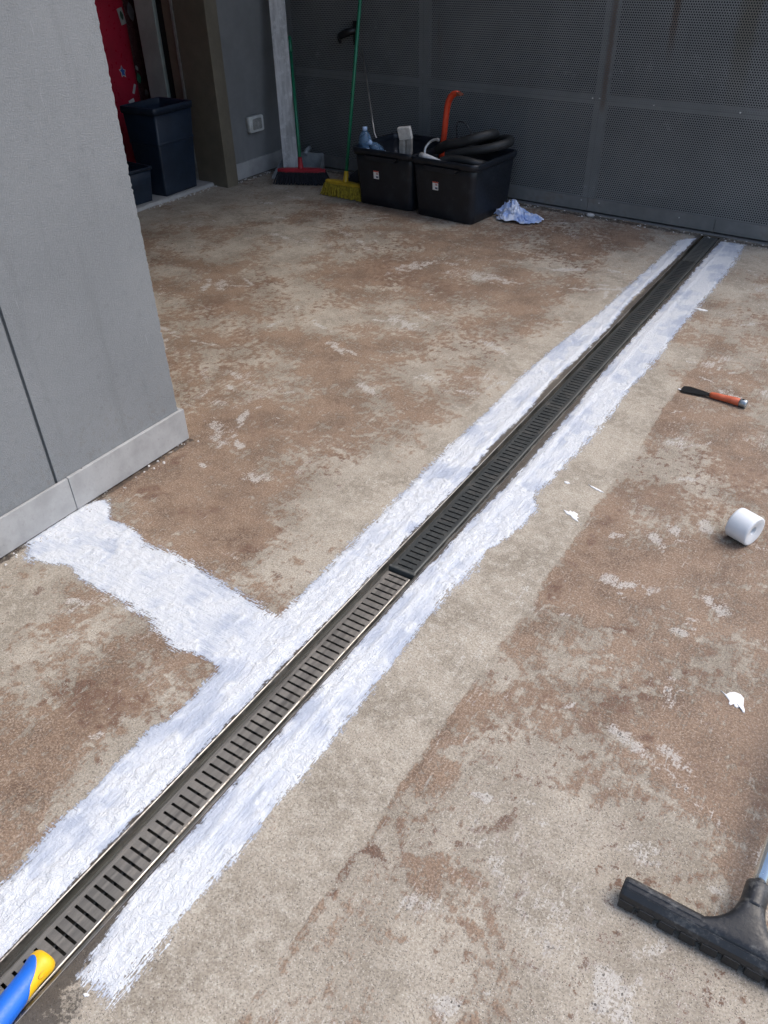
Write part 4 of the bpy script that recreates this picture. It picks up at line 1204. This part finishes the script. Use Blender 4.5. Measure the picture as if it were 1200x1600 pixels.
# ------------------------------------------------------------------ putty knife
def knife():
    a = Vector((-0.530, 2.968, 0)); b = Vector((-0.278, 2.940, 0))
    d = b - a
    t = thing('putty_knife', 'putty knife with black blade and orange handle lying on the floor', 'putty knife', (a.x, a.y, 0), math.atan2(d.y, d.x))
    outline = [(0.0, -0.026), (-0.003, 0.024), (0.02, 0.030), (0.06, 0.024), (0.115, 0.010), (0.118, -0.008), (0.05, -0.022), (0.02, -0.027)]
    z0 = 0.004
    V = [(x, y, z0 + x * 0.06) for x, y in outline] + [(x, y, z0 + 0.0016 + x * 0.06) for x, y in outline]
    n = len(outline)
    MB().add(V, [list(range(n))[::-1], list(range(n, 2 * n))] + [[k, (k + 1) % n, n + (k + 1) % n, n + k] for k in range(n)]).build('blade', worn('blackened_blade', (0.018, 0.019, 0.02), 0.4, 0.5, 0.1, 60), t)
    pts = [(0.108, 0.001, 0.011), (0.114, 0.001, 0.012), (0.13, 0.001, 0.0135), (0.155, 0, 0.0145), (0.18, 0, 0.0155), (0.205, 0, 0.016), (0.218, 0, 0.016), (0.223, 0, 0.016)]
    MB().tube(pts, [0.008, 0.0115, 0.0125, 0.0125, 0.0135, 0.0150, 0.0150, 0.0135], 20, flat=0.95).build('handle', M_ORANGE, t)
    cp = MB().tube([(0.221, 0, 0.016), (0.225, 0, 0.016), (0.244, 0, 0.016), (0.249, 0, 0.016)], [0.0135, 0.0152, 0.0156, 0.0142], 20).build('hammer_cap', worn('zinc_cap', (0.42, 0.46, 0.48), 0.35, 0.9, 0.15, 60), t)
    MB().box(0.229, 0.237, -0.004, 0.004, 0.0305, 0.0325, 0.0005).build('cap_slot', M_DARK, cp)
    MB().box(-0.012, 0.004, -0.014, -0.006, 0.002, 0.005, 0.001).build('paint_bead', M_DROP, t)
knife()

# ------------------------------------------------------------------ floor squeegee
def squeegee():
    t = thing('floor_squeegee', 'black floor squeegee with toothed head and chrome pole, lower right corner', 'squeegee', (0.155, 0.872, 0))
    m = worn('scuffed_black_plastic', (0.020, 0.021, 0.023), 0.42, 0, 0.12, 22, dirt=(0.22, 0.22, 0.21), dirt_amt=0.42, bump=0.25, bscale=120)
    x0, x1 = -0.212, 0.205
    # bar: cross-section in (y, z)
    prof = [(-0.020, 0.022), (-0.021, 0.030), (-0.018, 0.040), (-0.009, 0.0505), (-0.0075, 0.0495), (-0.0055, 0.0512), (0.000, 0.0535), (0.0015, 0.0523), (0.0035, 0.054), (0.010, 0.053), (0.018, 0.047), (0.022, 0.036), (0.021, 0.026)]
    rings = []
    for k, (x, s_) in enumerate(((x0, 0.80), (x0 + 0.002, 0.92), (x0 + 0.007, 0.985), (x0 + 0.014, 1), (-0.1, 1), (0.0, 1), (0.1, 1), (x1 - 0.010, 1), (x1, 0.85))):
        rings.append([Vector((x, y * s_, 0.036 + (z - 0.036) * s_)) for y, z in prof])
    bar = MB().loft(rings, smooth=False).build('bar', m, t)
    # flared neck
    nk = MB()
    rings = []
    for y, hw, zc, hh in ((-0.006, 0.125, 0.036, 0.0165), (0.004, 0.105, 0.0385, 0.0185), (0.014, 0.075, 0.041, 0.020), (0.026, 0.052, 0.0445, 0.0205), (0.040, 0.037, 0.048, 0.021), (0.054, 0.0285, 0.0515, 0.0215), (0.066, 0.0245, 0.054, 0.0215), (0.075, 0.0228, 0.0555, 0.0215)):
        ring = []
        for k in range(28):
            a = 2 * math.pi * k / 28
            ca, sa = math.cos(a), math.sin(a)
            e = 0.8
            ring.append(Vector((hw * math.copysign(abs(ca) ** e, ca), y, zc + hh * math.copysign(abs(sa) ** e, sa))))
        rings.append(ring)
    nk.loft(rings)
    nk.build('neck', m, t)
    # socket sleeve and pole
    d = Vector((0.035, 1.0, 0.10)).normalized()
    s0 = Vector((0.0, 0.070, 0.0555))
    MB().tube([s0, s0 + d * 0.006, s0 + d * 0.046, s0 + d * 0.049, s0 + d * 0.0492], [0.0215, 0.0222, 0.0222, 0.021, 0.0145], 32).build('socket', m, t)
    MB().tube([s0 + d * 0.03, s0 + d * 0.5, s0 + d * 1.2], 0.0138, 28).build('pole', M_CHROME, t)
    # toothed foam blade: single blocks
    n = 11
    L = (x1 - x0) / n
    for k in range(n):
        a = x0 + L * k + 0.002
        wd = L * 0.76
        MB().box(a, a + wd, -0.026, -0.012, 0.004, 0.026, 0.0015, Matrix.Rotation(R(-6), 4, 'X')).build('tooth', M_RUBBER, t)
    MB().box(x0 + 0.003, x1 - 0.003, 0.004, 0.014, 0.001, 0.028, 0.0015).build('rear_blade', M_RUBBER, t)
squeegee()

# ------------------------------------------------------------------ blue and yellow tool handle
def roller_handle():
    a = Vector((-0.894, 0.210, 0.0)); b = Vector((-0.879, 0.090, 0.0))
    ax = (b - a).normalized()
    t = thing('roller_handle', 'blue tool handle with yellow end lying on the near grating', 'handle', (a.x, a.y, 0))
    side = Vector((ax.y, -ax.x, 0)); upv = Vector((0, 0, 1))
    nA = 72
    def rad(s_):
        # flared rounded end, slim waist, swelling grip
        e = min(1.0, s_ / 0.016)
        cap = math.sqrt(max(0.0, 1 - (1 - e) ** 2))
        return (0.0255 - 0.0035 * sstep(np.array(s_), 0.012, 0.045) + 0.003 * sstep(np.array(s_), 0.06, 0.16)) * (0.55 + 0.45 * cap)
    zc = 0.0165
    def lim(k):
        # the blue grip reaches forward as a tongue on top, yellow shows along the sides
        th = 2 * math.pi * k / nA
        dth = abs(math.atan2(math.sin(th - R(66)), math.cos(th - R(66))))
        return 0.014 + 0.040 * min(1.0, (dth / R(75)) ** 2) + 0.02 * max(0.0, dth - R(75))
    def pt(s_, k, lift=0.0):
        r_ = float(rad(s_)) + lift
        return ax * s_ + side * (math.cos(2 * math.pi * k / nA) * r_) + upv * (zc + math.sin(2 * math.pi * k / nA) * r_ * 0.92)
    blue, yel = MB(), MB()
    yel.loft([[pt(lim(k) * (1.0 if m_ == 24 else (m_ / 24) ** 1.5), k) for k in range(nA)] for m_ in range(25)], cap=False)
    blue.loft([[pt(lim(k) - 0.0004, k, -0.0004) for k in range(nA)], [pt(lim(k) + 0.0002, k, 0.0006) for k in range(nA)]] + [[pt(lim(k) + (0.30 - lim(k)) * (m_ / 30) ** 1.3, k, 0.0008) for k in range(nA)] for m_ in range(1, 31)], cap=False)
    P = [[pt(0.0, k) for k in range(nA)]]
    yel.add(P[0], [list(range(nA))[::-1]])
    for mb, nm, m in ((blue, 'grip', worn('blue_rubber', (0.012, 0.14, 0.62), 0.42, 0, 0.04, 30)), (yel, 'end_cap', worn('yellow_plastic', (0.85, 0.50, 0.012), 0.38, 0, 0.05, 30))):
        o = mb.build(nm, m, t)
        bm = bmesh.new(); bm.from_mesh(o.data)
        bmesh.ops.remove_doubles(bm, verts=bm.verts[:], dist=1e-5)
        bmesh.ops.recalc_face_normals(bm, faces=bm.faces[:])
        bm.to_mesh(o.data); bm.free()
        for p in o.data.polygons:
            p.use_smooth = True
    # hanging hole in the yellow end, its shade given by a darker yellow inset
    c = ax * 0.030
    th = R(25)
    n_ = (side * -math.cos(th) + upv * math.sin(th)).normalized()
    n_ = (side * (1 if side.x > 0 else -1) * math.cos(th) + upv * math.sin(th)).normalized()
    ctr = c + upv * zc + n_ * 0.0222
    tt = n_.cross(ax)
    ring = lambda r1, r2, off: [ctr + ax * math.cos(2 * math.pi * k / 20) * r1 + tt * math.sin(2 * math.pi * k / 20) * r2 + n_ * off for k in range(20)]
    mb = MB().loft([ring(.009, .0048, -0.001), ring(.0085, .0044, 0.0016), ring(.007, .0032, 0.0012), ring(.0062, .0026, -0.003)])
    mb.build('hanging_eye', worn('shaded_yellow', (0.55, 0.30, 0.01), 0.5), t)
roller_handle()

# ------------------------------------------------------------------ small debris
def chips():
    rg = random.Random(12)
    m1 = worn('pale_chip', (0.55, 0.53, 0.50), 0.8)
    mb = MB()
    def chip(x, y, r):
        n = 6
        base = [Vector((x + math.cos(2 * math.pi * k / n) * r * rg.uniform(.5, 1.2), y + math.sin(2 * math.pi * k / n) * r * rg.uniform(.5, 1.2), 0.0)) for k in range(n)]
        top = [Vector((x + (p.x - x) * .6, y + (p.y - y) * .6, r * rg.uniform(.4, .9))) for p in base]
        mb.loft([base, top], smooth=False)
    for k in range(60):      # crumbled mortar along the door wall, the threshold and the skirting
        chip(DWX + rg.uniform(0.016, 0.06), rg.uniform(4.5, 5.1), rg.uniform(.002, .009))
    for k in range(60):
        chip(-4.305 + rg.uniform(0.0, 0.035), rg.uniform(3.7, 4.42), rg.uniform(.002, .009))
    for k in range(50):
        chip(PILX + rg.uniform(0.003, 0.05), rg.uniform(0.85, 1.7), rg.uniform(.0015, .006))
    for k in range(70):
        x = rg.uniform(-2.2, -0.2)
        chip(x, wall_y(x) - rg.uniform(.03, .10), rg.uniform(.002, .007))
    for k in range(90):
        x = rg.uniform(-4.0, 0.4); y = rg.uniform(0.5, 4.8)
        if not (-1.12 < x < -0.69):
            chip(x, y, rg.uniform(.0012, .0035))
    mb.build('mortar_crumbs', m1, None, label='loose mortar crumbs scattered over the floor and along the walls', category='debris', kind='stuff')
    b2 = MB()
    n = 9
    x, y = -2.02 + 0.35, wall_y(-1.67) - 0.055
    rings = [[Vector((x + math.cos(2 * math.pi * k / n) * rr * 1.4, y + math.sin(2 * math.pi * k / n) * rr, z)) for k in range(n)] for rr, z in ((.016, 0.0), (.021, .008), (.015, .016), (.004, .019))]
    b2.loft(rings).build('pebble', m1, None, label='pale stone chip at the foot of the gate beyond the rag', category='stone')
chips()
